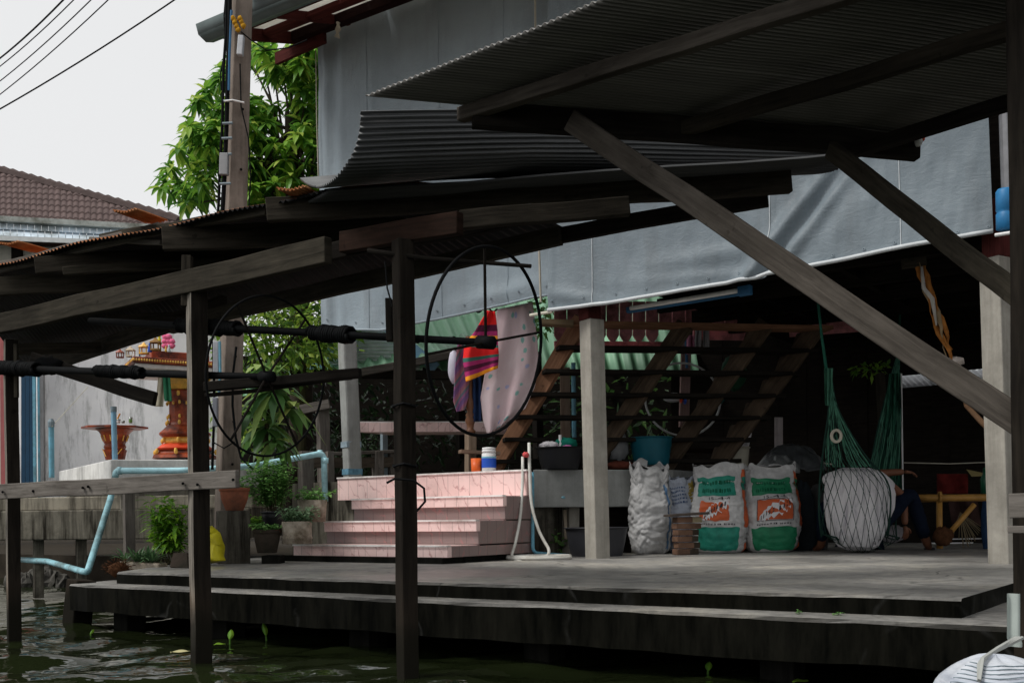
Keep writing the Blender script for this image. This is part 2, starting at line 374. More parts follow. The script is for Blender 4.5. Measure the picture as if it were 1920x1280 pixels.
INK = plain('sack_ink', (.04, .04, .045), .7, .2)
SWHT = plain('sack_white', (.62, .62, .64), .6, .1)
SBLU = plain('sack_blue', (.03, .09, .23), .6, .2)
def leafmat(name, cols, trans=.35, rough=.45):
    t = NT(name); sp = t.n('ShaderNodeSeparateXYZ'); t.l(t.co.outputs['UV'], sp.inputs[0]); k = len(cols)
    col = t.ramp(sp.outputs[0], [(i / max(1, k - 1), c) for i, c in enumerate(cols)]); return t.fin(col, rough, .35, 0, None, trans)
LMAN = leafmat('leaf_mango', [(.04, .12, .02), (.08, .21, .03), (.14, .32, .04), (.23, .44, .05), (.45, .56, .10)], .45)
LVINE = leafmat('leaf_vine', [(.04, .10, .02), (.11, .22, .03), (.24, .40, .05), (.40, .52, .08)], .4)
LPOT = leafmat('leaf_pot', [(.08, .21, .05), (.15, .34, .08), (.27, .5, .15)])
LMID = leafmat('leaf_mid', [(.02, .055, .015), (.05, .12, .03), (.10, .2, .05)])  # dimmer green for the garden leaves behind the staircase
LLIME = leafmat('leaf_lime', [(.09, .23, .025), (.17, .38, .03), (.32, .54, .05)])
LSAGE = leafmat('leaf_sage', [(.10, .2, .11), (.19, .32, .17), (.3, .44, .25)])
LDRA = leafmat('leaf_dracaena', [(.05, .13, .04), (.10, .22, .06), (.21, .37, .10), (.42, .50, .15)])
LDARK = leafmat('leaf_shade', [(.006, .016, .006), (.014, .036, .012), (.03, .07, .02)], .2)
LALOE = leafmat('leaf_blade', [(.04, .10, .04), (.08, .17, .07), (.16, .27, .12)], .15)
STEM = plain('plant_stem', (.06, .055, .03), .9, .3)
BARK = plain('tree_bark', (.06, .048, .038), .95, .35, 10, .6)
# ---------------------------------------------------------------- world, camera, light
w = bpy.data.worlds.new('World'); scene.world = w; w.use_nodes = True; nt = w.node_tree; nt.nodes.clear()
SUN_EL = math.radians(54); SUN_AZ = math.radians(250)     # compass style: 0 = +Y, clockwise; the sun stands behind the left shoulder
sky = nt.nodes.new('ShaderNodeTexSky'); sky.sky_type = 'NISHITA'; sky.sun_disc = False; sky.sun_elevation = SUN_EL; sky.sun_rotation = SUN_AZ
sky.air_density = 1.0; sky.dust_density = 4.0
hs = nt.nodes.new('ShaderNodeHueSaturation'); hs.inputs['Saturation'].default_value = .25; nt.links.new(sky.outputs[0], hs.inputs['Color'])
mx = nt.nodes.new('ShaderNodeMix'); mx.data_type = 'RGBA'; mx.inputs[0].default_value = .8; mx.inputs[7].default_value = (9.5, 9.55, 9.6, 1); nt.links.new(hs.outputs[0], mx.inputs[6])
bg = nt.nodes.new('ShaderNodeBackground'); bg.inputs[1].default_value = .1; nt.links.new(mx.outputs[2], bg.inputs[0])
wo = nt.nodes.new('ShaderNodeOutputWorld'); nt.links.new(bg.outputs[0], wo.inputs[0])
sl = bpy.data.lights.new('sun', 'SUN'); sl.energy = 2.5; sl.angle = math.radians(18); sl.color = (1, .97, .92)
so = bpy.data.objects.new('sun', sl); C.objects.link(so)
sd = Vector((math.sin(SUN_AZ) * math.cos(SUN_EL), math.cos(SUN_AZ) * math.cos(SUN_EL), math.sin(SUN_EL)))
so.rotation_euler = sd.to_track_quat('Z', 'Y').to_euler(); so.location = (-5, -5, 12)
cd = bpy.data.cameras.new('camera'); co = bpy.data.objects.new('camera', cd); C.objects.link(co); scene.camera = co
cd.sensor_width = 36; cd.lens = F / 1920 * 36; cd.shift_y = 330 / 1920; cd.clip_start = .05; cd.clip_end = 2000
co.matrix_world = Matrix(((RT.x, UP.x, 0, 0), (RT.y, UP.y, -1, 0), (RT.z, UP.z, 0, ZC), (0, 0, 0, 1)))
scene.render.engine = 'CYCLES'; scene.view_settings.view_transform = 'Standard'; scene.view_settings.look = 'None'; scene.view_settings.exposure = 0
scene.cycles.max_bounces = 8; scene.cycles.diffuse_bounces = 4; scene.cycles.use_denoising = True
# ---------------------------------------------------------------- water and ground
t = NT('canal_water'); o = t.co.outputs['Object']
t.p.inputs['IOR'].default_value = 1.33
WATER = t.fin((.010, .014, .005), .03, .5, 0, t.bump(t.noise(t.mapping(o, (1, 1.3, 1)), 7, 2, .5, .3), .25, .02))
def wave(x, y):
    f = 1 / (1 + max(0, y - 9) * .12)
    return (.052 * N((x * .9 + .4 * y, y * 1.5, 0), 1, 3) + .040 * N((x * 2.0 - y * .8, y * 3.2, 5), 1, 8) + .009 * N((x * 5, y * 8, 2), 1, 1)) * f
def axis(a, b, n, far): return [-far, -far / 6] + [a + (b - a) * i / n for i in range(n + 1)] + [far / 6, far]
xs = axis(-8, 5, 230, 400); ys = [-60, -8] + [1 + 16 * (i / 260) ** 1.3 for i in range(261)] + [60, 400]
m = MB(); idx = [[m.add((x, y, wave(x, y) if abs(x) < 9 and 0 < y < 20 else 0)) for y in ys] for x in xs]
for i in range(len(xs) - 1):
    for k in range(len(ys) - 1): m.face((idx[i][k], idx[i + 1][k], idx[i + 1][k + 1], idx[i][k + 1]))
m.build('water', WATER, kind='structure', origin=(0, 0, 0), smooth=True)
m = MB(); gz = DK - .06
m.poly([W(5.6, 2.4, gz), W(-12, 2.4, gz), W(-300, 300, gz), W(-100, 600, gz), W(300, 400, gz), W(90, 3.4, gz), W(13, 3.4, gz), W(6.2, 3.2, gz)][::-1])
m.poly([W(5.6, 2.4, gz), W(5.6, 2.4, -.5), W(6.2, 3.2, -.5), W(6.2, 3.2, gz)]); m.poly([W(6.2, 3.2, gz), W(6.2, 3.2, -.5), W(13, 3.4, -.5), W(13, 3.4, gz)]); m.poly([W(13, 3.4, gz), W(13, 3.4, -.5), W(90, 3.4, -.5), W(90, 3.4, gz)])
m.build('ground', SOIL, kind='structure', origin=(0, 0, 0))
# ---------------------------------------------------------------- concrete dock
R0 = root('concrete_dock', W(2.5, 1.5, 0), 'long stained concrete landing with a lower step above the canal', 'dock')
def slabpoly(out, z0, z1, seg=.12, rough=.022):
    # outline polygon with worn, subdivided rim
    m = MB(); pts = []
    for i in range(len(out)):
        p, q = out[i], out[(i + 1) % len(out)]; n = max(1, int((q - p).length / seg))
        for k in range(n): pts.append(p.lerp(q, k / n))
    top = []; low = []; bot = []
    for p in pts:
        j = N(p, 2.3) * rough + .35 * rough * N(p, 11, 4); c = p + BV * j
        top.append(m.add((c.x + BV.x * .012, c.y + BV.y * .012, z1))); low.append(m.add((c.x, c.y, z1 - .014 + j * .4))); bot.append(m.add((c.x + BV.x * .01 * N(p, 5, 3), c.y, z0 + N(p, 3, 5) * .012)))
    n = len(pts)
    m.face(top)
    for i in range(n):
        k = (i + 1) % n; m.face((low[i], low[k], top[k], top[i])); m.face((bot[i], bot[k], low[k], low[i]))
    return m
up_out = [W(-.02, .02, 0), W(-.06, 9, 0), W(7.0, 9, 0), W(7.0, 1.9, 0), W(6.35, .9, 0), W(5.72, 0, 0), W(2.8, -.02, 0)]
def ccw(o): return o if sum((o[i].x * o[(i + 1) % len(o)].y - o[(i + 1) % len(o)].x * o[i].y) for i in range(len(o))) > 0 else o[::-1]
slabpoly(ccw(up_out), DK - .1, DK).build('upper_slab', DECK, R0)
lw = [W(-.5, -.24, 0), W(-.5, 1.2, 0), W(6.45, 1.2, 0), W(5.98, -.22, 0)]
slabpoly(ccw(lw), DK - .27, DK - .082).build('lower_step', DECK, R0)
for a in (5.6, 4.55, 3.3, 2.05, .75, -.3):
    MB().bar(W(a, .02, -.5), W(a, .02, DK - .275), .16, .16, up=AV, seg=3, wob=.004).build('pile', COND, R0, bevel=.006)
for a in (4.9, 2.6, .6): MB().bar(W(a, 1.0, -.5), W(a, 1.0, DK - .28), .16, .16, up=AV).build('pile', COND, R0)
m = MB().bar(W(6.14, -.12, -.5), W(6.05, -.06, DK - .06), .16, .14, up=AV, seg=5, wob=.012)
m.build('mooring_post', WPD, bevel=.01, label='short black tilted mooring post at the left corner of the landing', cat='post')
# ---------------------------------------------------------------- corrugated sheets
def corr(fn, wl, amp, length, nv=4, per=6, jit=0, segw=.72, seed=0, sag=0):
    """fn(u,v) -> point on the sheet; u along the cut edge, v along the ridges; the waves are real geometry"""
    m = MB(); n = int(length / wl * per); e = 1e-3
    def g(u, v):
        j = 0
        if jit:
            k = int(u * length / segw); random.seed(k * 31 + seed); j = (random.random() - .5) * jit
            if v > .5: j = (random.random() - .5) * jit
        p = Vector(fn(u, v)); du = Vector(fn(min(1, u + e), v)) - Vector(fn(max(0, u - e), v)); dv = Vector(fn(u, min(1, v + e))) - Vector(fn(u, max(0, v - e)))
        nn = du.cross(dv).normalized()
        if abs(nn.z) > .02 and nn.z < 0: nn = -nn
        p = p + dv.normalized() * j + nn * (amp * math.sin(2 * pi * u * length / wl) + (int(u * length / segw) % 2) * .004 - sag * v * (1 - v) * 4)
        return p + nn * (N(p, 2.2, seed) * .012)
    m.grid(g, n, nv, uvs=(length, 1)); return m
def thick(o, t=.0025):
    s = o.modifiers.new('thickness', 'SOLIDIFY'); s.thickness = t; return o
# ---------------------------------------------------------------- low boat shelter on posts in the water
p1 = onZ(27, 1200, 0); p2 = P(377, 1240, 5.7); p3 = P(765, 1281, 4.86); p4 = P(1956, 1385, 3.41)
for p in (p1, p2, p3, p4): p.z = 0
SH = root('low_boat_shelter', p2, 'low dark timber boat shelter with rusty tin roof on posts in the canal', 'boat shelter')
def tim(px0, py0, d0, px1, py1, d1, h, w=.05, mat=WD, name='beam', par=None, seg=10, wob=.011, bev=.005):
    return MB().bar(P(px0, py0, d0), P(px1, py1, d1), w, h, seg=seg, wob=wob).build(name, mat, par if par is not None else SH, bevel=bev)
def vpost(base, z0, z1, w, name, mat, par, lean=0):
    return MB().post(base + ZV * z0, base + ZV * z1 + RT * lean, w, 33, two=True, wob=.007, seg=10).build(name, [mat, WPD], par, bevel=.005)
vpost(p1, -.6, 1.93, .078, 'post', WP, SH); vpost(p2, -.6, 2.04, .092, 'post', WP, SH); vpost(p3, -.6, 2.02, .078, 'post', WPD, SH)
MB().bar(P(350, 575, 5.72), P(352, 480, 5.72), .05, .05, seg=3, wob=.003).build('post_cap', WD, SH, bevel=.003)
MB().bar(P(731, 640, 4.95), P(729, 560, 4.95), .05, .03).build('cleat', WDD, SH, bevel=.003)
MB().bar(P(31, 745, 6.8), P(30, 645, 6.8), .03, .02).build('cleat', WOL, SH)
tim(-70, 623, 7.1, 617, 470, 5.05, .125, .05, WOL, 'front_beam')
tim(642, 455, 5.12, 864, 416, 4.70, .10, .05, WR, 'splice_board'); tim(600, 478, 5.2, 1000, 400, 4.9, .085, .04, WDD, 'front_beam')
tim(862, 413, 4.85, 1179, 388, 4.9, .085, .05, WD, 'front_beam')
tim(320, 611, 7.7, 1052, 441, 6.0, .105, .05, WOL, 'rear_beam'); tim(1046, 442, 6.04, 1440, 371, 5.7, .085, .05, WDD, 'rear_beam')
tim(85, 686, 9.7, 420, 570, 7.6, .12, .06, WD, 'rear_beam')
tim(-90, 542, 6.9, 430, 515, 7.1, .12, .05, WOL, 'joist'); tim(66, 497, 6.5, 500, 470, 6.8, .10, .05, WD, 'joist'); tim(118, 509, 6.45, 420, 491, 6.7, .05, .05, WOL, 'joist')
tim(305, 448, 5.8, 760, 432, 6.0, .13, .05, WD, 'joist'); tim(500, 396, 5.3, 1482, 343, 5.62, .115, .055, WD, 'joist')
tim(20, 655, 8.5, 190, 652, 8.8, .09, .05, WD, 'joist'); tim(200, 600, 7.6, 420, 592, 7.7, .07, .05, WD, 'joist')
tim(-60, 517, 7.2, 300, 428, 6.1, .07, .03, WG, 'eave_board'); tim(190, 448, 6.45, 500, 393, 5.4, .055, .03, WOL, 'eave_board'); tim(170, 449, 6.5, 305, 455, 6.1, .03, .03, WG, 'eave_board')
E0 = P(-130, 521, 7.35); E1 = P(612, 357, 5.12); G0 = P(40, 690, 10.3); G1 = P(1052, 424, 6.12)
def rooff(u, v):
    a = E0.lerp(E1, u); b = G0.lerp(G1, u); return a.lerp(b, v) + ZV * (.03 * N((u * 5, v * 2, 0), 1, 3) + .5 * v * (1 - v))
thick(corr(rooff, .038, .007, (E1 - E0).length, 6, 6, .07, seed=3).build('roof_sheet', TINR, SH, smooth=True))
# railing plank, loose arms and rods tied to the posts
tim(-80, 925, 6.9, 446, 899, 5.45, .092, .03, WG, 'rail_plank', seg=10)
rp = bpy.data.objects['rail_plank']
for (x, y, d) in ((5, 922, 6.58), (62, 920, 6.43), (155, 914, 6.15), (165, 912, 6.12), (343, 906, 5.66), (437, 899, 5.43), (370, 908, 5.6)): MB().tube([P(x, y, d - .005), P(x, y, d - .032)], .008, 8).build('bolt', BLK, rp)
tim(60, 672, 7.0, 292, 750, 6.4, .085, .03, WDD, 'brace'); tim(385, 727, 5.6, 676, 700, 5.45, .05, .05, WDD, 'outrigger'); tim(385, 741, 5.62, 660, 709, 5.5, .02, .03, WDD, 'outrigger')
MB().tube([P(690, 470, 4.9), P(800, 484, 4.8), P(996, 499, 4.7)], [.012, .01, .009]).build('rod', WDD, SH)
MB().tube([P(722, 490, 4.8), P(726, 540, 4.8), P(736, 575, 4.8)], .004, 5).build('tie_cord', BLK, SH)
m = MB()
for y0 in (872, 760): MB().tube([p3 + Vector((math.cos(a) * .056, math.sin(a) * .056, 0)) + ZV * (ZC + (972 - y0) / F * 4.86 + .006 * math.sin(3 * a)) for a in [i * pi / 6 for i in range(12)]], .006, 5, True).build('tie_band', BLK, SH)
m.tube([P(725, 905, 4.75), P(740, 897, 4.75), P(775, 900, 4.75), P(795, 915, 4.75), P(797, 940, 4.75), P(782, 957, 4.77)], .006, 6)
m.build('tie_cord', BLK, SH)
# loose roofing sheets on top
S1 = []
for (x, y, d, c, lab) in ((246, 409, 6.0, TINR, 'small orange rusted roofing sheet curled up at mid height on the shelter eave'), (28, 466, 6.9, TINR, 'brownish rusted roofing sheet lying at the left end of the shelter eave'), (556, 366, 5.22, TINR, 'orange rusted roofing sheet lying below the bent silver sheet')):
    b = P(x, y, d); dirx = Vector((.97, -.15, .02)); dy = Vector((.3, .95, .05))
    def fs(u, v, b=b): return b + dirx * (u - .5) * .15 + dy * (v - .2) * .28 + ZV * (.03 * abs(u - .5) + .015)
    thick(corr(fs, .035, .007, .28, 3, 6, seed=int(x)).build('rusted_sheet', cormat('tin_orange_%d' % x, ((.30, .10, .035), (.5, .2, .08)), .7, 0, ((.2, .06, .02), (.5, .26, .13)), .4), smooth=True, label=lab, cat='roofing sheet'))
# bent corrugated sheet
prof = [(676, 208, 4.62), (675, 240, 4.62), (667, 275, 4.63), (652, 305, 4.66), (630, 334, 4.76), (605, 350, 4.95), (582, 348, 5.2), (563, 337, 5.5)]
pp = [P(*q) for q in prof]; LEN = [0]
for i in range(1, len(pp)): LEN.append(LEN[-1] + (pp[i] - pp[i - 1]).length)
def pro(u):
    s = u * LEN[-1]
    for i in range(1, len(pp)):
        if s <= LEN[i] + 1e-6:
            t = (s - LEN[i - 1]) / (LEN[i] - LEN[i - 1]); a = pp[max(0, i - 2)]; b = pp[i - 1]; c = pp[i]; d = pp[min(len(pp) - 1, i + 1)]
            return .5 * ((2 * b) + (c - a) * t + (2 * a - 5 * b + 4 * c - d) * t * t + (3 * b - a - 3 * c + d) * t ** 3)
    return pp[-1]
DX = P(1300, 318, 5.75) - P(612, 350, 4.9)
def bent(u, v):
    p = pro(u); return p + DX * v * 1.45 + ZV * (.02 * math.sin(v * 5)) + FW * (.25 * v * (1 - u))
mb = corr(bent, .027, .0055, LEN[-1], 10, 8, seed=8)
thick(mb.build('bent_roofing_sheet', TINB, smooth=True, label='silver corrugated sheet bent into a trough between the two tin roofs', cat='roofing sheet'))
def ds(u, v): return P(585, 375, 5.25).lerp(P(1568, 302, 5.5), v) + (P(640, 352, 5.0) - P(585, 380, 5.3)) * (u - .5) * 1.2 + ZV * .0
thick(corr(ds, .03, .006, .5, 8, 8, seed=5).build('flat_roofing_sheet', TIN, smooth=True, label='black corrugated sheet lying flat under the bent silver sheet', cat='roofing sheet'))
# ---------------------------------------------------------------- high canopy on the right
HC = root('high_canopy', p4, 'tall corrugated tin canopy with wooden purlins and diagonal braces on the right post', 'canopy')
MB().post(p4 + ZV * -.6, p4 + ZV * 3.6, .122, 33, wob=.006, seg=12).build('post', WPD, HC, bevel=.006)
tim(886, 214, 4.62, 1722, 277, 4.85, .105, .06, WDD, 'crossbeam', HC)
tim(862, 216, 4.66, 1640, -28, 3.58, .06, .05, WBR, 'purlin', HC); tim(1268, 245, 4.74, 1985, 32, 3.76, .062, .05, WD, 'purlin', HC); tim(1572, 293, 4.9, 1985, 166, 4.18, .06, .05, WDD, 'purlin', HC)
tim(1070, 226, 4.57, 1950, 818, 3.42, .092, .035, WBR, 'brace', HC, 10); tim(1558, 280, 4.78, 1915, 560, 3.66, .075, .04, WOL, 'brace', HC, 10)
L0 = P(690, 189, 4.55); dA = (P(1170, 0, 3.84) - L0).normalized(); R0_ = P(1590, 283, 5.02)
def can(u, v): return L0.lerp(R0_, v) + dA * (3.3 * u) + ZV * (.02 + .02 * N((u * 3, v * 3, 0), 1, 9))
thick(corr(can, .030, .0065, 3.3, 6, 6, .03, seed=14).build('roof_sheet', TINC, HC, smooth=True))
MB().bar(P(1893, 948, 3.28), P(1990, 945, 3.2), .03, .075, seg=3, wob=.004).build('board', WG, HC, bevel=.003); MB().bar(P(1890, 992, 3.27), P(1990, 992, 3.2), .05, .022).build('board', WG, HC, bevel=.003)
m = MB().blob(P(1722, 266, 4.8), (.018, .018, .022), 6, .3); m.build('rag', WHT, smooth=True, label='tiny white and red rag knotted at the end of the canopy crossbeam', cat='rag')
MB().blob(P(1730, 259, 4.8), (.012, .01, .016), 5, .3).build('red_end', SHRR, bpy.data.objects['rag'], smooth=True)
# ---------------------------------------------------------------- hoop reels
def reel(a, b, hub, R, coils, label, spokes, hr=.0076):
    ax = (b - a).normalized(); r0 = root('hoop_reel', hub, label, 'hoop reel', 'black hoop reels hung from the shelter posts')
    MB().tube([a - ax * .25, b, hub + ax * .02], [.021, .021, .016], 12).build('shaft', BLK, r0, smooth=True); sh_ = [o for o in bpy.data.objects if o.parent == r0][-1]
    for (t0, t1, rr) in coils:
        q0 = a.lerp(hub, t0); q1 = a.lerp(hub, t1); L = (q1 - q0).length; x = ax.cross(ZV).normalized(); y = x.cross(ax); pts = []; turns = max(4, int(L / .014))
        for k in range(turns * 10 + 1):
            an = 2 * pi * k / 10; rad = rr * (.88 + .30 * N((k * .031, rr * 90, 2)) + .1 * N((k * .4, rr * 90, 7))); pts.append(q0 + ax * (L * k / (turns * 10)) + x * math.cos(an) * rad + y * math.sin(an) * rad)
        MB().tube(pts, .009, 6).build('rope_coil', BLK, sh_, smooth=True)
    x = ax.cross(ZV).normalized(); y = x.cross(ax)
    MB().tube([hub + (x * math.cos(i * pi / 32) + y * math.sin(i * pi / 32)) * R for i in range(64)], hr, 8, True).build('hoop', BLK, r0, smooth=True)
    for an in spokes: MB().tube([hub - ax * .01, hub + (x * math.cos(an) + y * math.sin(an)) * R], .0065, 6).build('spoke', WDD, r0)
    m = MB().tube([hub - ax * .05, hub + ax * .03], .03, 10); m.build('hub', BLK, r0, smooth=True)
a1 = P(-40, 688, 7.0); b1 = P(370, 703, 5.85); h1 = P(503, 706, 5.45)
a2 = P(215, 604, 6.3); b2 = P(370, 612, 5.85); h2 = P(914, 642, 4.70)
reel(a1, b1, h1, .405, ((.10, .24, .045), (.47, .62, .034)), 'black hoop reel nearer the left, ringed in front of the broad-leaved plant', (.95, 2.2, 4.1, 5.3), .0062)
reel(a2, b2, h2, .41, ((.22, .40, .04), (.60, .70, .038)), 'black hoop reel ringed in front of the hanging pink sheet', (1.35, 2.9, 6.04))
m = MB().blob(P(92, 686, 6.85), (.1, .08, .055), 8, .35, 6); m.build('net_bundle', BLK, smooth=True, label='black bundled net lashed beside the leftmost shelter post', cat='net bundle')
# ---------------------------------------------------------------- stilt house with tarpaulins
HS = root('stilt_house', W(2, 5, DK), 'two-storey house on concrete pillars with red eaves and white soffit behind the tarpaulins', 'house')
def boxAB(a0, a1, b0, b1, z0, z1):
    c = [W(a0, b0, z0), W(a1, b0, z0), W(a1, b1, z0), W(a0, b1, z0), W(a0, b0, z1), W(a1, b0, z1), W(a1, b1, z1), W(a0, b1, z1)]
    return MB().hexa(c)
f1 = onZ(1121, 1046, DK); f2 = onZ(1884, 1056, DK)
def pillar(f, zt, w, lean=-.01, mat=CON, bev=.008, yaw=33): return MB().post(f - ZV * .03, Vector((f.x + lean, f.y, zt)), w, yaw, seg=5, wob=.003).build('pillar', mat, HS, bevel=bev)
pillar(f1, 2.44, .155, -.03); pillar(f2, 2.50, .155, -.04)
MB().post(Vector((f1.x - .045, f1.y, 2.44)), Vector((f1.x - .045, f1.y, 2.82)), .14, 33).build('red_post', WRED, HS, bevel=.006); MB().post(Vector((f2.x - .03, f2.y, 2.50)), Vector((f2.x - .03, f2.y, 2.9)), .14, 33).build('red_post', WRED, HS, bevel=.006)
MB().bar(W(4.2, 3.5, 2.83), W(-1.5, 3.5, 2.83), .09, .15, seg=10, wob=.004).build('front_beam', WRED, HS, bevel=.004)
boxAB(3.85, -3.5, 3.46, 9.2, 2.94, 3.06).build('floor', DARKW, HS)
for b in (4.2, 5.0, 5.8, 6.6): MB().bar(W(3.9, b, 2.86), W(-3, b, 2.86), .06, .14).build('joist', WDD, HS)
for a in (2.9, 1.9, .9, -.1): MB().bar(W(a, 3.56, 2.89), W(a, 9, 2.89), .06, .08).build('joist', WDD, HS)
boxAB(3.8, -3.4, 3.55, 9.1, 3.07, 5.9).build('wall', DARKW, HS)
for (x, y, zt, w, mt) in ((1585, 1012, 2.8, .16, WDD), (1292, 1010, 2.3, .12, CON), (1450, 1000, 2.8, .13, WDD)):
    f = onZ(x, y, DK); MB().post(f, Vector((f.x, f.y, zt)), w).build('inner_post', mt, HS)
EA = 7.25
SOF = plain('soffit_white', (.78, .77, .73), .8, .08, dirt=(.6, .58, .52), dirt_amt=.3, trans=.5)
def sz(b): return 5.80 - (3.2 - b) * .30
m = MB()
for k in range(9):
    a0, a1 = EA - k * 1.22, EA - (k + 1) * 1.22 + .012
    c = [W(a0, 2.1, sz(2.1) + .03), W(a1, 2.1, sz(2.1) + .03), W(a1, 3.6, sz(3.6) + .03), W(a0, 3.6, sz(3.6) + .03)]; m.hexa(c + [p + ZV * .008 for p in c])
m.build('soffit', SOF, HS)
for b, h, mt in ((2.30, .05, WRED), (2.74, .05, WRED), (3.13, .12, wood('timber_red_shade', (.012, .006, .006), (.03, .013, .012)))):
    MB().bar(W(EA - .15, b, sz(b) - .02), W(-4, b, sz(b) - .02), .1, h, seg=10, wob=.003).build('purlin', mt, HS, bevel=.004)
MB().bar(W(EA - .12, 2.2, sz(2.2) - .02), W(EA - .12, 3.3, sz(3.3) - .02), .04, .13).build('barge_board', WRED, HS); MB().bar(W(EA - .75, 2.2, sz(2.2) - .012), W(EA - .75, 3.3, sz(3.3) - .012), .04, .09).build('barge_board', WRED, HS)
MB().bar(W(7.42, 3.17, 5.62), W(6.7, 3.17, 5.66), .04, .12).build('fascia', WRED, HS)
GUT = plain('gutter_metal', (.11, .14, .14), .45, .2, metal=.2)
m = MB()
gp = [(2.14, 5.47), (2.11, 5.34), (2.02, 5.31), (1.93, 5.35), (1.90, 5.44)]
gl = [W(7.14, b, z) for b, z in gp]; gr = [W(-4, b, z) for b, z in gp]
for i in range(4): m.poly([gl[i], gr[i], gr[i + 1], gl[i + 1]])
thick(m.build('gutter', GUT, HS, smooth=True), .006)
m = MB(); m.poly([W(7.2, 3.5, sz(3.5) + .1), W(-4, 3.5, sz(3.5) + .1), W(-4, 6.4, 7.2), W(7.2, 6.4, 7.2)]); m.poly([W(7.2, 11, 5.6), W(-4, 11, 5.6), W(-4, 6.4, 7.2), W(7.2, 6.4, 7.2)][::-1])
thick(m.build('roof', plain('roof_sheet_grey', (.16, .17, .18), .6), HS), .02)
# back of the undercroft
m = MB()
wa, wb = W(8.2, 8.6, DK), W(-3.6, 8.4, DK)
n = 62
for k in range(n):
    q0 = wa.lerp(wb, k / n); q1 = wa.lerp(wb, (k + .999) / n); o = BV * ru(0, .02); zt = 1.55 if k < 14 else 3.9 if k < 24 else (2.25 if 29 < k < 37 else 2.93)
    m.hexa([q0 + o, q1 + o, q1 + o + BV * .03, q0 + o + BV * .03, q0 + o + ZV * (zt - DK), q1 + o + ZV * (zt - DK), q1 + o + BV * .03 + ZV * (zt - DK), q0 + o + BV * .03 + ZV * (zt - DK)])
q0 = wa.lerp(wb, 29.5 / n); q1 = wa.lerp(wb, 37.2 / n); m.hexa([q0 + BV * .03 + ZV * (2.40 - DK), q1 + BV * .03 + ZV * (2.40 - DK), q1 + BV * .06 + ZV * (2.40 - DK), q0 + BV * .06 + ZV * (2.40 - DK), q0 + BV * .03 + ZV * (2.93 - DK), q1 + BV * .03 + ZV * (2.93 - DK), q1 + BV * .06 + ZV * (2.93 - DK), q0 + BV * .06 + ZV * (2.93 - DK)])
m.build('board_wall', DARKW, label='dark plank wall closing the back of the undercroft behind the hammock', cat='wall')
def fsh(u, v): return P(1660, 713, 13.6).lerp(P(1888, 702, 12.9), u) + ZV * (.30 * (v - .5)) + FW * .6 * v
thick(corr(fsh, .05, .008, 1.0, 2, 6, seed=77).build('pale_roof_strip', plain('pale_tin', (.75, .77, .8), .5), smooth=True, label='thin pale corrugated strip seen through the gap above the dark back wall', cat='roofing strip'))
# tarpaulins
def tarp(name, xl, xr, ytl, ytr, bottom, b, label, folds, nu=90, nv=70, mat=None):
    A0 = lambda px, py: onB(px, py, b)
    def fn(u, v):
        px = xl[0] + (xr[0] - xl[0]) * u; yb = bottom(px); yt = ytl + (ytr - ytl) * u
        px2 = (xl[1] + (xr[1] - xl[1]) * u); py = yt + (yb - yt) * v; x = px2 + (px - px2) * v
        p = A0(x, py); d = .018 * N((x * .012, py * .006, 1), 1, 1) + .008 * N((x * .05, py * .02, 4), 1, 5)
        for f in folds: d += f(x, py)
        return p - BV * d
    m = MB().grid(fn, nu, nv); o = m.build(name, mat or TARP, smooth=True, label=label, cat='tarpaulin'); return o, fn
def lerpy(pts):
    def f(x):
        for i in range(len(pts) - 1):
            if x <= pts[i + 1][0] or i == len(pts) - 2:
                t = (x - pts[i][0]) / (pts[i + 1][0] - pts[i][0]); t = max(-.2, min(1.2, t)); return pts[i][1] + (pts[i + 1][1] - pts[i][1]) * t
    return f
def gauss(x, c, w): return math.exp(-((x - c) / w) ** 2)
t1b = lerpy([(598, 611), (660, 619), (720, 621), (773, 609), (830, 598), (906, 582), (1000, 559), (1045, 553)])
fold1 = [lambda x, y: .03 * gauss(y, 560 - (x - 900) * .25, 14) * gauss(x, 940, 90), lambda x, y: .022 * gauss(x, 612 + (y - 300) * .01, 5) + .015 * gauss(x, 640, 7), lambda x, y: -.02 * gauss(x, 626, 6), lambda x, y: .012 * gauss(x, 690 + 8 * math.sin(y * .01), 6)]
tp1, tf1 = tarp('hanging_tarpaulin', (602, 595), (1040, 1030), 62, -150, t1b, 3.34, 'tall grey tarpaulin hanging from the eaves on the left beside the mango tree', fold1)
MB().tube([tf1(u / 20, .997) for u in range(21)], .012, 8).build('hem', TARP, tp1, smooth=True)
t2b = lerpy([(1030, 585), (1150, 570), (1400, 527), (1530, 500), (1700, 464), (1862, 435)])
def diag(x, y, c, wd, a): return a * gauss((x - c) + (y - 400) * .75, 0, wd) * max(0, min(1, (y - 260) / 120))
fold2 = [lambda x, y: diag(x, y, 1490, 16, .05), lambda x, y: diag(x, y, 1540, 14, .04), lambda x, y: -diag(x, y, 1515, 10, .035), lambda x, y: diag(x, y, 1600, 40, .02), lambda x, y: .03 * gauss(y, 552 + (x - 1040) * .12, 12) * gauss(x, 1070, 45),
         lambda x, y: .02 * gauss(y - (t2b(x) - 60), 0, 16) * gauss(x, 1350, 130), lambda x, y: .014 * gauss(y - (t2b(x) - 30) - (x - 1250) * .1, 0, 9) * gauss(x, 1300, 160), lambda x, y: .012 * gauss(x, 1112, 4), lambda x, y: .012 * gauss(x, 1447, 4), lambda x, y: .02 * gauss(x, 1034, 6)]
tp2, tf2 = tarp('hanging_tarpaulin', (1029, 1026), (1862, 1846), -120, 40, t2b, 3.10, 'wide blue-grey tarpaulin with diagonal folds hanging over the open ground floor', fold2, 150, 80, TARP2)
MB().tube([tf2(u / 30, .995) - BV * .01 for u in range(31)], .016, 8).build('hem_pipe', HEM, tp2, smooth=True)
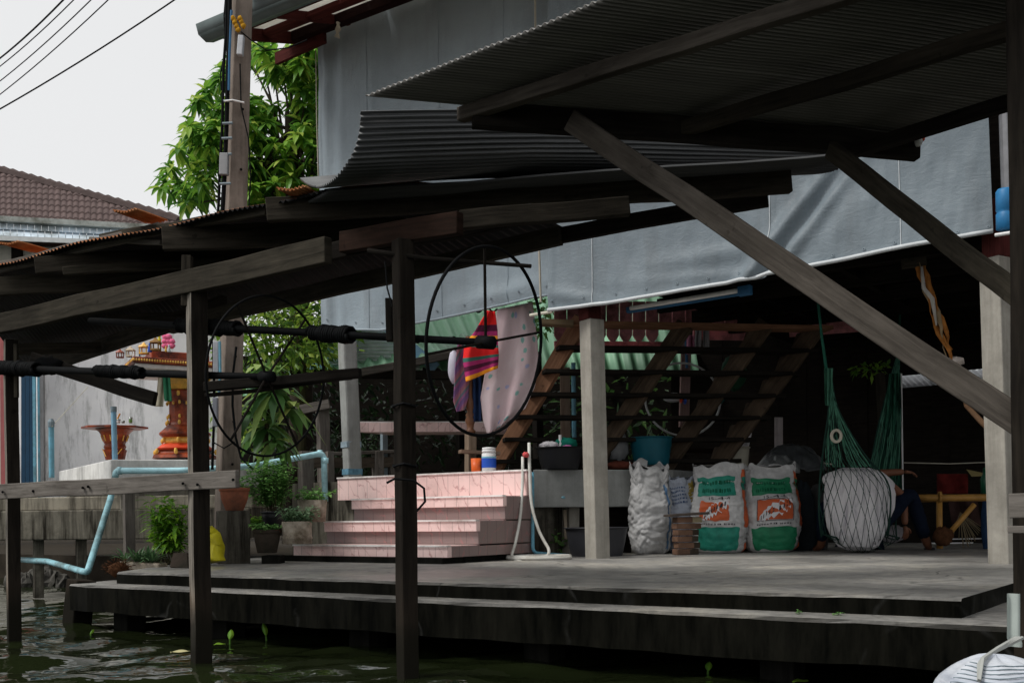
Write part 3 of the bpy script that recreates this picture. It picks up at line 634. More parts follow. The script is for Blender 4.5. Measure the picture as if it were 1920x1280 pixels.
for x in (1112, 1447, 1690):
    u_ = (x - 1029) / (1862 - 1029); MB().tube([tf2(u_, .3 + .69 * i / 40) - BV * .003 for i in range(41)], .0035, 4).build('seam', HEM, tp2)
for k in range(15):
    p_ = tf2(.01 + .98 * k / 14, .972) - BV * .006; MB().tube([p_ + (AV * math.cos(a) + ZV * math.sin(a)) * .008 for a in [i * pi / 5 for i in range(10)]], .003, 5, True).build('eyelet', TARP, tp2)
for k in range(9):
    p_ = tf1(.03 + .94 * k / 8, .975) - BV * .006; MB().tube([p_ + (AV * math.cos(a) + ZV * math.sin(a)) * .008 for a in [i * pi / 5 for i in range(10)]], .003, 5, True).build('eyelet', TARP2, tp1)
for u_ in (.21, .52, .80): MB().tube([tf1(u_, .01 + .985 * i / 40) - BV * .003 for i in range(41)], .003, 4).build('seam', TARP, tp1)
MB().tube([onB(1003, -30, 3.2), onB(1006, 300, 3.2), onB(1011, 470, 3.2), onB(1014, 566, 3.2)], .011, 6).build('rope', ROPE, label='pale vertical rope hanging where the two tarpaulins meet', cat='rope')
MB().tube([onB(994, 591, 3.22), onB(1036, 584, 3.22)], .014, 8).build('pole_end', plain('pole_cream', (.62, .6, .5), .6), label='short cream pole end poking out left of the blue-grey tarpaulin', cat='pole')
MB().tube([onB(592, 95, 3.3), onB(594, 230, 3.3), onB(597, 335, 3.3)], .006, 5).build('rope', ROPE, label='thin grey cord hanging along the left edge of the tall tarpaulin', cat='rope')
m = MB()
for k in range(3): m.tube([onB(632 + k * 2, 42, 3.05), onB(637 - k * 3, 55, 3.05), onB(628 + k * 4, 70 + k, 3.05)], [.012, .016, .008], 6)
m.build('knot', ROPE, label='white rag knotted on the black beam at the top of the tall tarpaulin', cat='rag')
MB().tube([P(1888, 215, 7.0), P(1893, 365, 7.0)], .05, 12).build('downpipe', plain('zinc', (.2, .2, .21), .4, metal=.5), label='grey metal downpipe behind the right end of the tarpaulin', cat='pipe')
m = MB().lathe(P(1886, 432, 7.0), [(.045, 0), (.06, .01), (.06, .11), (.052, .12), (.06, .13), (.06, .255), (.05, .27)], 14); m.build('blue_drum', plain('drum_blue', (.02, .16, .36), .45), smooth=True, label='small blue drum under the grey downpipe at the right edge', cat='drum')
MB().tube([P(1866, 441, 7.0), P(1910, 434, 6.9)], .012, 8).build('white_pole', WHT, label='white pole end under the blue drum at the right edge', cat='pole')
tl = root('tube_light', onB(1290, 560, 3.4), 'unlit white fluorescent tube light with blue housing under the tarpaulin hem', 'lamp')
MB().bar(onB(1176, 582, 3.4), onB(1405, 545, 3.4), .05, .05).build('housing', BLUED, tl, bevel=.006); MB().tube([onB(1182, 578, 3.33), onB(1390, 544, 3.33)], .019, 12).build('tube', plain('tube_glass', (.75, .76, .74), .25), tl, smooth=True)
MB().bar(onB(1385, 547, 3.34), onB(1409, 543, 3.34), .06, .075).build('end_cap', BLUED, tl, bevel=.006)
# ---------------------------------------------------------------- wooden staircase
SC = root('wooden_staircase', P(1100, 870, 10.2), 'wide open wooden staircase with four heavy stringers beside the first pillar', 'staircase')
ST0 = P(1092, 598, 9.8); SB0 = P(926, 880, 10.42); TV = Vector((.987, .16, 0))
for off, dz, mt in ((0, 0, WB), (.98, .03, STR), (1.78, .0, STR), (2.28, .05, STR)):
    t0 = ST0 + TV * off - ZV * dz; b0 = SB0 + TV * off * (.97) - ZV * dz
    MB().bar(b0, t0, .055, .17, seg=8, wob=.006).build('stringer', mt, SC, bevel=.006)
    if off > 1:
        for k in range(6):
            q = b0.lerp(t0, (k + .6) / 6.3); d = (t0 - b0).normalized(); nrm = d.cross(TV).normalized(); nrm = nrm if nrm.z > 0 else -nrm
            m = MB(); c = q + nrm * .08; e = TV * .028
            tri = [c - d * .13, c + d * .13, c + d * .06 + nrm * .12]; m.hexa([tri[0] - e, tri[1] - e, tri[1] + e, tri[0] + e, tri[2] - d * .02 - e, tri[2] - e, tri[2] + e, tri[2] - d * .02 + e]); m.build('cleat', STR, SC, bevel=.005)
for k in range(7):
    q = SB0.lerp(ST0, (k + .35) / 6.6); MB().bar(q - TV * .1 + AV * -.03, q + TV * 2.42 + AV * -.03, .2, .038, seg=6, wob=.003).build('tread', WDD if k < 6 else WB, SC, bevel=.003)
MB().bar(P(1012, 605, 9.7), P(1075, 607, 9.7), .14, .05).build('landing_board', wood('timber_tan', (.12, .085, .05), (.25, .19, .12)), SC, bevel=.004)
# ---------------------------------------------------------------- red fringe board, red boards
FB = root('fringe_board', P(1260, 660, 11.4), 'dull red eave board with scalloped plank fringe behind the staircase', 'fringe board')
REDP = plain('paint_dull_red', (.85, .36, .38), .75, .25, dirt=(.09, .03, .03), dirt_amt=.5)
def fr(x, y, d=11.3): return P(x, y, d + (x - 1130) * .0022)
n = 14
for k in range(n):
    x0 = 1040 + k * 24.6; x1 = x0 + 22.5; yt = 565 ; m = MB(); yo = 0 if k < 8 else -24
    cols = []
    for q in range(7):
        s_ = q / 6; x = x0 + (x1 - x0) * s_; cols.append((x, 628 + yo + 14 * (1 - abs(2 * s_ - 1) ** 1.7)))
    for i in range(6): m.poly([fr(cols[i][0], cols[i][1]), fr(cols[i + 1][0], cols[i + 1][1]), fr(cols[i + 1][0], yt), fr(cols[i][0], yt)], [(0, 0)] * 4)
    o = m.build('fringe_plank', REDP, FB); thick(o, .02)
MB().bar(fr(1040, 650, 11.5), fr(1300, 651, 11.5), .03, .12).build('rail', REDP, FB); MB().bar(fr(1300, 628, 11.5), fr(1420, 630, 11.5), .03, .1).build('rail', REDP, FB)
m = MB()
for k in range(4):
    x = 1303 + k * 24.6; c = fr(x, 592, 11.22); m.bar(c - ZV * .035, c + ZV * .035, .016, .006, up=FW); m.bar(c - RT * .035, c + RT * .035, .006, .016)
m.build('cutout_cross', BLK, FB)
MB().bar(P(1480, 618, 11.8), P(1640, 606, 11.9), .03, .16).build('red_plank', REDP, label='loose dull red plank under the floor to the right of the fringe', cat='plank')
MB().bar(P(1282, 800, 11.7), P(1287, 630, 11.7), .1, .1).build('red_painted_post', wood('post_pinkgrey', (.2, .12, .11), (.35, .24, .22)), label='reddish grey post behind the staircase under the fringe', cat='post')
MB().tube([P(1288, 690, 11.55), P(1286, 620, 11.55)], .016, 8).build('blue_pole', BLUED, label='dark blue thin pole in front of the reddish post', cat='pole')
MB().tube([P(1077, 860, 11.0), P(1075, 680, 11.0)], .024, 10).build('blue_pole', BLUEP, label='bright blue upright pipe behind the brown stair stringer', cat='pipe')
MB().bar(P(1061, 870, 11.1), P(1059, 690, 11.1), .1, .1).build('wood_post', wood('post_pale_brown', (.16, .11, .08), (.3, .22, .17)), label='pale brown timber post beside the bright blue pipe', cat='post')
# things hanging behind the stairs
m = MB()
def cl(x0, x1, y0, y1, d, mat, name, label, cat, amp=.03, seed=0, skew=0):
    def fn(u, v):
        x = x0 + (x1 - x0) * u + skew * v; y = y0 + (y1 - y0) * v; return P(x, y, d + amp * math.sin(u * 9 + seed) + amp * .6 * N((u * 4, v * 3, seed), 1))
    o = MB().grid(fn, 12, 12).build(name, mat, smooth=True, label=label, cat=cat); return thick(o, .004)
cl(1288, 1302, 628, 664, 11.2, plain('cloth_pink', (.6, .25, .38), .9), 'pink_cloth', 'small pink cloth hung beside the white cloth behind the stairs', 'laundry', seed=2)
cl(1304, 1316, 612, 664, 11.2, SHIRT, 'white_cloth', 'white cloth hung between stringers behind the stairs', 'laundry', seed=4, skew=-3); cl(1318, 1330, 606, 658, 11.2, SHIRT, 'white_cloth', 'white cloth with narrow leg hung at the right of the laundry', 'laundry', seed=6)
m = MB().blob(P(1376, 700, 11.6), (.14, .12, .19), 10, .25); m.build('green_bag', plain('bag_green', (.02, .075, .04), .6, .3), smooth=True, label='dark green bag hanging behind the second stringer', cat='bag')
m = MB().blob(P(1347, 742, 11.3), (.085, .08, .09), 8, .25); m.build('teal_bag', plain('bag_teal', (.005, .09, .085), .6, .3), smooth=True, label='small teal bag hanging below the dark green bag', cat='bag')
c0 = P(1280, 748, 11.4); m = MB().tube([c0 + Vector((math.cos(i * pi / 24) * .40, .1 * math.sin(i * pi / 24), math.sin(i * pi / 24) * .40)) for i in range(48)], .012, 6, True); m.build('wheel_rim', plain('rim_pale', (.5, .5, .5), .4), smooth=True, label='pale thin wheel rim hanging behind the staircase', cat='wheel rim')
m = MB().blob(P(1262, 745, 11.0), (.11, .07, .05), 8, .1); capo = m.build('cap', SWHT, smooth=True, label='white cap with red and blue trim hanging in the stairs', cat='cap'); MB().blob(P(1277, 747, 10.97), (.02, .05, .05), 6, .1).build('red_trim', SHRR, capo, smooth=True); MB().blob(P(1284, 751, 10.97), (.02, .05, .04), 6, .1).build('blue_trim', BLUB, capo, smooth=True)
cl(1452, 1468, 782, 845, 11.6, plain('paper_pale', (.45, .4, .4), .9), 'paper_sheet', 'pale paper sheet pinned in the dark behind the last stringer', 'paper', .01)
# ---------------------------------------------------------------- green roofed hut behind
GH = root('green_roof_hut', P(760, 900, 14), 'open timber hut with pale green corrugated roof and white louvred gable', 'hut')
def gr1(u, v): return P(438, 742, 12.6).lerp(P(905, 652, 13.6), u).lerp(P(440, 722, 13.4).lerp(P(880, 625, 14.5), u), v)
thick(corr(gr1, .18, .03, 3.4, 3, 8, seed=2).build('lean_to_roof', GRN, GH, smooth=True), .006)
def gr2(u, v): return P(762, 692, 13.7).lerp(P(1310, 700, 13.9), u).lerp(P(690, 565, 15.6).lerp(P(1280, 520, 16.2), u), v)
thick(corr(gr2, .18, .035, 3.8, 4, 8, seed=4).build('roof', GRN, GH, smooth=True), .006)
for k, v in enumerate((.34, .72)):
    m = MB().tube([gr2(.02 + .36 * i / 150, v) - FW * .05 + ZV * (.035 + .035 * math.sin(2 * pi * (.02 + .36 * i / 150) * 3.8 / .18)) for i in range(151)], .012, 5); m.build('sheet_lap', DARKW, [o for o in bpy.data.objects if o.parent == GH and o.name.startswith('roof')][-1])
MB().bar(P(640, 705, 12.9), P(908, 653, 13.4), .1, .09, seg=6, wob=.006).build('gutter_board', WG, GH, bevel=.005); MB().bar(P(436, 752, 12.5), P(660, 700, 12.85), .06, .05).build('gutter_board', WD, GH)
BB = plain('barge_blue', (.34, .56, .82), .6, .15)
MB().bar(P(572, 706, 13.6), P(690, 585, 13.6), .04, .13).build('barge_board', BB, GH); MB().bar(P(700, 590, 13.6), P(818, 690, 13.6), .04, .13).build('barge_board', BB, GH)
LV = plain('louvre_pale', (.72, .76, .76), .7, .12)
m = MB()
for k in range(13):
    y = 690 - k * 7; hw = max(4, 108 - k * 7.6); m.bar(P(695 - hw, y, 13.75), P(695 + hw * .9, y, 13.75), .05, .032, up=Vector((0, -.6, .8)))
m.build('louvre', LV, GH); m = MB(); m.poly([P(560, 700, 13.9), P(830, 700, 13.9), P(695, 570, 13.9)]); m.build('gable_back', DARKW, GH)
for (x, yb, yt, w_, d, mt) in ((609, 925, 755, .12, 11.9, WG), (1010, 860, 660, .1, 13, WDD), (760, 860, 700, .1, 13.2, WD), (865, 860, 690, .1, 13.4, WDD)):
    MB().post(P(x, yb, d), P(x - 5, yt, d), w_).build('post', mt, GH, bevel=.005)
MB().bar(P(548, 771, 11.8), P(618, 757, 11.8), .06, .1, seg=3, wob=.004).build('tie_beam', WG, GH, bevel=.005); MB().bar(P(545, 700, 13), P(1010, 705, 13.4), .1, .1).build('wall_plate', WDD, GH); MB().bar(P(560, 800, 13.6), P(1010, 790, 13.8), .06, .1).build('tie_beam', WDD, GH)
MB().bar(P(565, 805, 11.9), P(612, 838, 11.95), .05, .07).build('brace', WDD, GH)
m = MB()
for k in range(36):
    q0 = P(430 + k * 25, 985, 17); q1 = P(430 + k * 25 + 24.9, 985, 17); zt = ZV * ru(2.6, 2.75); m.hexa([q0, q1, q1 + FW * .03, q0 + FW * .03, q0 + zt, q1 + zt, q1 + zt + FW * .03, q0 + zt + FW * .03])
m.build('back_wall', DARKW, GH)
MB().post(P(661, 900, 10.9), P(651, 640, 10.9), .155, seg=6).build('round_column', CONG, label='tall grey concrete column with blue paint bands left of the pink steps', cat='column', bevel=.02)
col = bpy.data.objects['round_column']
for y in (884, 833): MB().post(P(661 - (900 - y) * .0385, y + 6, 10.9), P(661 - (900 - y) * .0385, y - 5, 10.9), .1575).build('paint_band', plain('band_blue_%d' % y, (.12, .25, .34) if y > 850 else (.22, .28, .32), .8, .5, 18), col)
# rail fence in front of the hut
FE = root('rail_fence', P(640, 930, 11.3), 'low weathered timber rail fence between the plants and the pink steps', 'fence')
MB().bar(P(548, 868, 11.0), P(735, 866, 11.6), .06, .11, seg=6, wob=.008).build('rail', wood('rail_brown', (.05, .04, .03), (.14, .115, .09)), FE, bevel=.005); MB().bar(P(560, 853, 11.05), P(738, 846, 11.6), .09, .035, seg=6, wob=.004).build('top_board', WG, FE, bevel=.004)
for x, d, w_ in ((575, 10.95, .13), (620, 11.1, .07), (710, 11.5, .1), (736, 11.6, .05)): MB().post(P(x, 945, d), P(x - 2, 846, d), w_).build('post', WG, FE, bevel=.004)
# pink counter slab
PC = root('pink_counter', P(850, 900, 11.4), 'long pink tiled counter slab behind the steps', 'counter')
def uvbox(m, c, us, m_=0):
    # c: corner, us: (x vec, y vec, z vec); tiled faces with uv in metres
    x, y, z = us; lx, ly, lz = x.length, y.length, z.length
    for (o, p, q, lp, lq) in ((c, x, z, lx, lz), (c + y, x, z, lx, lz), (c, y, z, ly, lz), (c + x, y, z, ly, lz), (c, x, y, lx, ly), (c + z, x, y, lx, ly)):
        m.poly([o, o + p, o + p + q, o + q], [(0, 0), (lp, 0), (lp, lq), (0, lq)], m_)
    return m
q0 = P(668, 810, 11.1); q1 = P(912, 809, 11.5); uvbox(MB(), q0, (q1 - q0, BV * .5, ZV * .1)).build('slab', TILE, PC)
q2 = q0 - BV * 0; uvbox(MB(), q0 - RT * .02 + ZV * .1, (q1 - q0 + RT * .04, BV * .5, ZV * .012)).build('top_edge', NOSE, PC)
for x in (720, 880): MB().post(P(x, 900, 11.6), P(x, 812, 11.6), .06).build('leg', GREYP, PC)
# ---------------------------------------------------------------- pink tiled steps
PS = root('tiled_steps', W(4.8, 2.6, DK), 'pink marbled tile steps with white nosing rising from the landing', 'steps')
SA = 4.185; SBb = 1.90
tr = [(0, .145, 1.72), (.38, .345, 1.72), (.76, .55, 1.74), (1.12, .775, 2.27)]
mt_ = MB(); uvbox(mt_, W(SA + .03, SBb - .03, DK + .0), (AV * 1.85, BV * 1.2, ZV * .05)); mt_.build('plinth', COND, PS)
for k, (db, z, L) in enumerate(tr):
    zb = .05 if k == 0 else tr[k - 1][1]; dep = 1.20 - db; bb = SBb + db; rec = .03 if k < 3 else 0
    uvbox(MB(), W(SA, bb + rec, DK + zb), (AV * L, BV * (dep - rec), ZV * (z - zb - .012))).build('riser', TILE_SHADE if k < 3 else TILE, PS)
    tr_ = None
    if k < 3: tr_ = uvbox(MB(), W(SA - .002, bb, DK + z - .095), (AV * (L + .004), BV * .05, ZV * .083)).build('tread', TILE, PS); uvbox(MB(), W(SA + .02, bb + .05, DK + z - .011), (AV * (L - .03), BV * .4, ZV * .008)).build('tread_top', TILE, tr_)
    uvbox(MB(), W(SA - .004, bb - .012, DK + z - .012), (AV * (L + .006), BV * .05, ZV * .014)).build('nosing', NOSE, tr_ or PS, bevel=.003)
# raised floor behind the steps
boxAB(SA + .35, 7.2, SBb + 1.215, 4.3, DK - .02, DK + .74).build('raised_floor', CONS, kind='structure')
# ---------------------------------------------------------------- leaf builders
def rosette(m, c, n, L, w, elev=(.1, .9), droop=.5, ax=ZV, mi=0, seg=2):
    for k in range(n):
        a = 2 * pi * (k + rnd() * .7) / n; e = ru(*elev); d = Vector((math.cos(a) * math.cos(e), math.sin(a) * math.cos(e), math.sin(e)))
        m.leaf(c, d, L * ru(.7, 1.15), w * ru(.8, 1.2), droop * ru(.6, 1.5), m=mi, seg=seg)
def bushcloud(m, c, r, n, L, w, droop=.4, shell=.55, mi=0, clump=0):
    c = Vector(c); cen = []
    if clump:
        for _ in range(clump):
            d = Vector((ru(-1, 1), ru(-1, 1), ru(-1, 1)))
            while d.length > 1 or d.length < .3: d = Vector((ru(-1, 1), ru(-1, 1), ru(-1, 1)))
            cen.append(d)
    for _ in range(n):
        if cen: d = random.choice(cen) + Vector((random.gauss(0, .16), random.gauss(0, .16), random.gauss(0, .16)))
        else:
            d = Vector((ru(-1, 1), ru(-1, 1), ru(-1, 1)))
            while d.length > 1 or d.length < shell: d = Vector((ru(-1, 1), ru(-1, 1), ru(-1, 1)))
        p = c + Vector((d.x * r[0], d.y * r[1], d.z * r[2])); dd = (d + Vector((ru(-1, 1), ru(-1, 1), ru(-.6, .8))) * .9)
        m.leaf(p, dd, L * ru(.6, 1.25), w * ru(.7, 1.3), droop * ru(.3, 1.4), side=Vector((ru(-1, 1), ru(-1, 1), ru(-.5, .5))), m=mi)
# ---------------------------------------------------------------- mango tree
MT = root('mango_tree', P(560, 900, 14.2), 'tall mango tree with long drooping leaves behind the utility pole', 'tree')
m = MB(); tb = P(560, 900, 14.2); tops = []
m.tube([tb - ZV * .5, P(566, 700, 14.2), P(560, 480, 14.2), P(545, 330, 14.1), P(540, 210, 14.0)], [.17, .15, .12, .08, .04], 10)
crown = MB(); random.seed(21)
cl_pts = []
edge = [(100, 440, 620), (140, 398, 620), (200, 345, 620), (250, 330, 620), (300, 300, 620), (350, 280, 620), (385, 285, 620), (430, 380, 640), (520, 430, 640)]
for _ in range(820):
    y = ru(92, 470); x0 = None
    for i in range(len(edge) - 1):
        if edge[i][0] <= y <= edge[i + 1][0] or i == len(edge) - 2:
            t_ = (y - edge[i][0]) / (edge[i + 1][0] - edge[i][0]); t_ = max(0, min(1, t_)); x0 = edge[i][1] + (edge[i + 1][1] - edge[i][1]) * t_ + 22; break
    x = ru(x0, 690); g = N((x * .016, y * .016, 2), 1, 4)
    if g < -.24 or (x > 430 and y < 300 and g < -.02 and rnd() < .5): continue
    cl_pts.append(P(x, y - 12, ru(13.0, 15.2)))
for q in cl_pts:
    rosette(crown, q, random.randint(10, 15), .235, .075, (-.7, .9), .5, seg=3)
for q in random.sample(cl_pts, 70):
    s0 = P(552 + ru(-8, 8), ru(230, 520), 14.1); mid = s0.lerp(q, .5) + ZV * .15; m.tube([s0, mid, q], [.03, .018, .008], 5)
m.build('trunk', BARK, MT, smooth=True); crown.build('crown', LMAN, MT)
# vine covered tree lower down
VT = root('vine_bush', P(530, 930, 13.0), 'yellow-green vine covered bush under the mango tree left of the hut', 'bush')
random.seed(5); m = MB()
bushcloud(m, P(520, 640, 12.6), (.75, .5, .62), 1700, .105, .065, .3, 0, clump=56); bushcloud(m, P(575, 590, 13.2), (.55, .5, .5), 1000, .105, .065, .3, 0, clump=34); bushcloud(m, P(470, 760, 12.9), (.5, .5, .6), 500, .08, .045, .3, 0, clump=20)
m.build('crown', LVINE, VT)
m = MB()
for k in range(26):
    x = ru(450, 620); m.tube([P(x, ru(690, 720), 12.8), P(x + ru(-25, 25), ru(620, 660), 12.7), P(x + ru(-50, 50), ru(560, 620), 12.6)], [.012, .008, .004], 5)
m.tube([P(565, 900, 13.2), P(570, 560, 13.2)], .05, 8); m.build('stem', STEM, VT)
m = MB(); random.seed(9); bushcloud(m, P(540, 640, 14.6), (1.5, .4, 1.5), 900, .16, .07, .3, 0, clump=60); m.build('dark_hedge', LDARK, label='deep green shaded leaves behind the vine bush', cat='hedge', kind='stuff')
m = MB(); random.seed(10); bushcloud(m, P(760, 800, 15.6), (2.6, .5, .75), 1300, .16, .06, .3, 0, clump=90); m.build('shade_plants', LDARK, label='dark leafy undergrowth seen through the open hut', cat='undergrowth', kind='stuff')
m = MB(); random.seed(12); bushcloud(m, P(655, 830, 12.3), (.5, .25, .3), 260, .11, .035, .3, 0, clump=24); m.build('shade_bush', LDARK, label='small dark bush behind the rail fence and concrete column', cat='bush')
m = MB(); random.seed(13); bushcloud(m, P(1632, 690, 12.3), (.2, .1, .08), 60, .1, .05, .2, 0); m.build('small_vine', LLIME, label='bright green leaves showing through the gap over the back wall', cat='plant')
m = MB(); random.seed(14); bushcloud(m, P(1022, 580, 11.2), (.12, .1, .3), 120, .1, .05, .2, 0); m.build('gap_foliage', LPOT, label='green leaves in the gap between the two tarpaulins', cat='plant')
# far trees so the open horizon is closed
TV_ = [(-260, 30), (60, 36), (330, 33), (700, 34), (1100, 36), (1500, 34), (2100, 33)]
for i, (x, d) in enumerate(TV_):
    b = P(x, 975, d); b.z = gz; random.seed(40 + i)
    r_ = root('distant_tree', b, ['far dark tree beyond the left white wall', 'far dark tree hidden behind the tiled house', 'far dark tree beyond the shrine', 'far dark tree behind the green roofed hut', 'far dark tree behind the staircase', 'far dark tree behind the back wall', 'far dark tree beyond the right edge'][i], 'tree', 'trees beyond the houses')
    m = MB(); m.tube([b, b + ZV * 2.2, b + Vector((.3, 0, 3.8))], [.22, .16, .08], 8); m.build('trunk', BARK, r_)
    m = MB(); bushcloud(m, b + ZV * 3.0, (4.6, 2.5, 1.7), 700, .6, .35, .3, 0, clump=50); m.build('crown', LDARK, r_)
# ---------------------------------------------------------------- broad-leaved dracaena
DR = root('dracaena', P(497, 935, 9.9), 'tall green plant with broad arching strap leaves beside the utility pole', 'plant')
m = MB(); random.seed(31)
for (x, y, n, L) in ((512, 735, 22, .36), (500, 800, 20, .34), (490, 690, 10, .28), (545, 765, 12, .30), (475, 770, 12, .30), (520, 830, 14, .28)):
    rosette(m, P(x, y, 9.85 + ru(-.1, .1)), n, L, .105, (-.5, 1.1), .75, seg=3)
rosette(m, P(508, 715, 9.85), 6, .3, .07, (.9, 1.4), .2, seg=3)
m.build('leaf_crown', LDRA, DR, smooth=True)
m = MB().tube([P(497, 945, 9.9), P(500, 800, 9.9), P(510, 725, 9.9)], [.025, .02, .015], 7); m.build('stem', STEM, DR)
# ---------------------------------------------------------------- utility pole
UPO = root('utility_pole', P(420, 985, 9.5), 'weathered concrete utility pole carrying cables and a junction box', 'utility pole')
MB().post(P(424, 1000, 9.5), P(455, -60, 9.5), .175, 33, taper=.86, seg=10, wob=.005).build('pole', concrete('pole_concrete', (.24, .20, .17), (.07, .058, .048), .5), UPO, bevel=.01)
HOL = MB()
for y in (85 + 120, 318, 668, 790, 870):
    x = 424 + (1000 - y) * .0292 + 8; HOL.tube([P(x, y, 9.385), P(x, y, 9.42)], .012, 8)
HOL.build('bolt_hole', BLK, UPO)
m = MB()
def cab(pts, r, d=9.36, mat=BLK, name='cable'): return MB().tube([P(x, y, d) for x, y in pts], r, 6).build(name, mat, UPO)
cab([(425, -20), (424, 60), (419, 130), (417, 230), (413, 300), (410, 380), (405, 450)], .013); cab([(431, -20), (430, 60), (427, 140), (425, 230), (421, 330), (417, 400)], .020); cab([(434, 20), (432, 60), (430, 100), (429, 170)], .012, 9.35, BLUED)
cab([(424, -20), (420, 30), (423, 90), (413, 140), (415, 170)], .006); cab([(450, 120), (452, 200), (466, 260), (470, 330), (466, 400)], .006, 9.34); cab([(452, 60), (470, 75), (500, 95), (540, 90), (576, 75)], .006, 9.42)
cab([(443, 650), (437, 700), (436, 760), (442, 820), (452, 858), (475, 880)], .011, 9.34); cab([(400, 640), (402, 760), (398, 880)], .012, 9.32); cab([(402, 830), (420, 840), (440, 828)], .006, 9.32)
for y in (190, 232, 260, 290, 345): MB().tube([P(414 + (300 - y) * .045, y, 9.33), P(434 + (300 - y) * .03, y - 1, 9.33)], .012, 6).build('cable_tie', GREYP, UPO)
MB().tube([P(421, 190, 9.32), P(436, 188, 9.32), P(458, 193, 9.34)], .008, 6).build('strap', WHT, UPO)
MB().bar(P(450, 105, 9.34), P(453, 68, 9.34), .05, .06, up=FW).build('bracket', plain('bracket_zinc', (.5, .52, .55), .4), UPO, bevel=.008)
MB().bar(P(420, 329, 9.34), P(421, 288, 9.34), .075, .06, up=FW).build('junction_box', plain('box_grey', (.27, .28, .29), .5), UPO, bevel=.008)
MB().bar(P(406, 705, 9.32), P(406, 640, 9.32), .05, .06, up=FW).build('meter_box', plain('box_white', (.36, .37, .4), .4), UPO, bevel=.008); MB().bar(P(404, 800, 9.32), P(404, 745, 9.32), .045, .05, up=FW).build('meter_box', plain('box_silver', (.24, .25, .29), .3), UPO, bevel=.008)
cab([(412, 640), (413, 700), (411, 735)], .012, 9.29, BLUEP)
m = MB()
for k in range(7): m.blob(P(437 + k * 3.2, 35 + (k % 4) * 7, 9.32), (.022, .02, .025), 5, .5, 8, seed=k)
m.build('dried_garland', plain('marigold', (.42, .22, .02), .9, .4), UPO, smooth=True)
for (x0, y0, x1, y1, d0, d1, r, lab) in ((-30, 132, 140, -22, 9, 7, .0065, 'thick uppermost black overhead wire in the left sky'), (-30, 147, 160, -22, 9, 7, .0042, 'second overhead wire from the top in the left sky'), (-30, 175, 195, -24, 9, 7, .0042, 'middle overhead wire in the left sky'), (-30, 200, 230, -26, 9, 7, .0042, 'fourth overhead wire from the top in the left sky'), (-40, 227, 345, -12, 9.5, 9, .0065, 'lowest overhead wire, the longest one in the sky')):
    a = P(x0, y0, d0); b = P(x1, y1, d1); MB().tube([a.lerp(b, i / 10) - ZV * (.03 * 4 * (i / 10) * (1 - i / 10)) for i in range(11)], r, 6).build('overhead_wire', BLK, label=lab, cat='wire', group='overhead wires')
# ---------------------------------------------------------------- tiled house far left
TH = root('tiled_house', P(60, 975, 22), 'house with brown clay tile hipped roof beyond the shelter on the left', 'house')
RTM = cormat('clay_tile', ((.08, .060, .057), (.14, .102, .097)), .8, joint=False)
r00 = P(-260, 402, 21); r10 = P(330, 436, 21); r01 = P(-260, 250, 25.5); r11 = P(330, 420, 25.5)
def hip(x): return lerpy([(-260, 248), (0, 322), (300, 405), (340, 416)])(x)
m = MB(); ROWS = 18; COLS = 52
def rt(u, v):
    p = r00.lerp(r10, u).lerp(P(-260 + 590 * u, 250, 25.5), v); row = v * ROWS; fr_ = row - math.floor(row)
    return p + ZV * (.035 * (1 - fr_) + .035 * abs(math.sin(pi * (u * COLS + .08 * N((u * 30, int(row), 0), 1)))))
e = 1e-4; nu = COLS * 5
vs = []
for r in range(ROWS): vs += [r / ROWS + e, (r + .5) / ROWS, (r + 1) / ROWS - e]
idx = [[m.add(rt(u / nu, v)) for v in vs] for u in range(nu + 1)]
for u in range(nu):
    for k in range(len(vs) - 1):
        x = -260 + 590 * (u + .5) / nu; pm = m.v[idx[u][k]]; rel = pm - CAM; sx = CX + F * rel.dot(RT) / rel.y; sy = CY - F * rel.dot(UP) / rel.y
        if sy < hip(sx) - 2: continue
        m.face((idx[u][k], idx[u + 1][k], idx[u + 1][k + 1], idx[u][k + 1]), [(u / nu * 8, k / 9)] * 4)
m.build('roof', RTM, TH)
m = MB(); hp0, hp1 = P(-260, 250, 25.2), P(335, 416, 21.4); n = 35
for k in range(n):
    a = hp0.lerp(hp1, k / n); b = hp0.lerp(hp1, (k + 1.06) / n); m.tube([a, b], [.15, .11], 8)
m.build('ridge_cap', plain('ridge_brown', (.075, .056, .053), .8), TH)
m = MB()
for row, (y0, y1, ph) in enumerate(((418, 428, 0), (429, 441, .5))):
    for k in range(48):
        x = -260 + (k + ph) * 13; q = [P(x, y1 + x * .05 + (0 if row else 0), 20.9 - row * .15), P(x + 12, y1 + (x + 12) * .05, 20.9 - row * .15), P(x + 12, y0 + (x + 12) * .05, 21), P(x, y0 + x * .05, 21)]; m.poly(q)
thick(m.build('eave_tile', plain('tile_pale_blue', (.55, .64, .72), .5, .2, dirt=(.25, .28, .28), dirt_amt=.5), TH), .02)
MB().bar(P(-260, 397, 20.95), P(330, 430, 20.95), .2, .10).build('flashing', plain('flashing', (.36, .38, .36), .7, .25, dirt=(.12, .12, .1)), TH)
MB().bar(P(-260, 437, 20.7), P(330, 460, 20.7), .1, .09).build('fascia', plain('fascia_pale', (.55, .57, .57), .7, .15), TH); MB().bar(P(-260, 446, 20.8), P(330, 467, 20.8), .2, .05).build('eave_shadow_board', WR, TH)
m = MB(); m.poly([P(-260, 980, 21.3), P(330, 980, 21.3), P(330, 445, 21.3), P(-260, 432, 21.3)]); m.build('wall', plain('wall_cream', (.5, .48, .42), .9, .1), TH)
MB().bar(P(22, 520, 21.25), P(42, 520, 21.25), .05, 1.4).build('window', DARKW, TH)
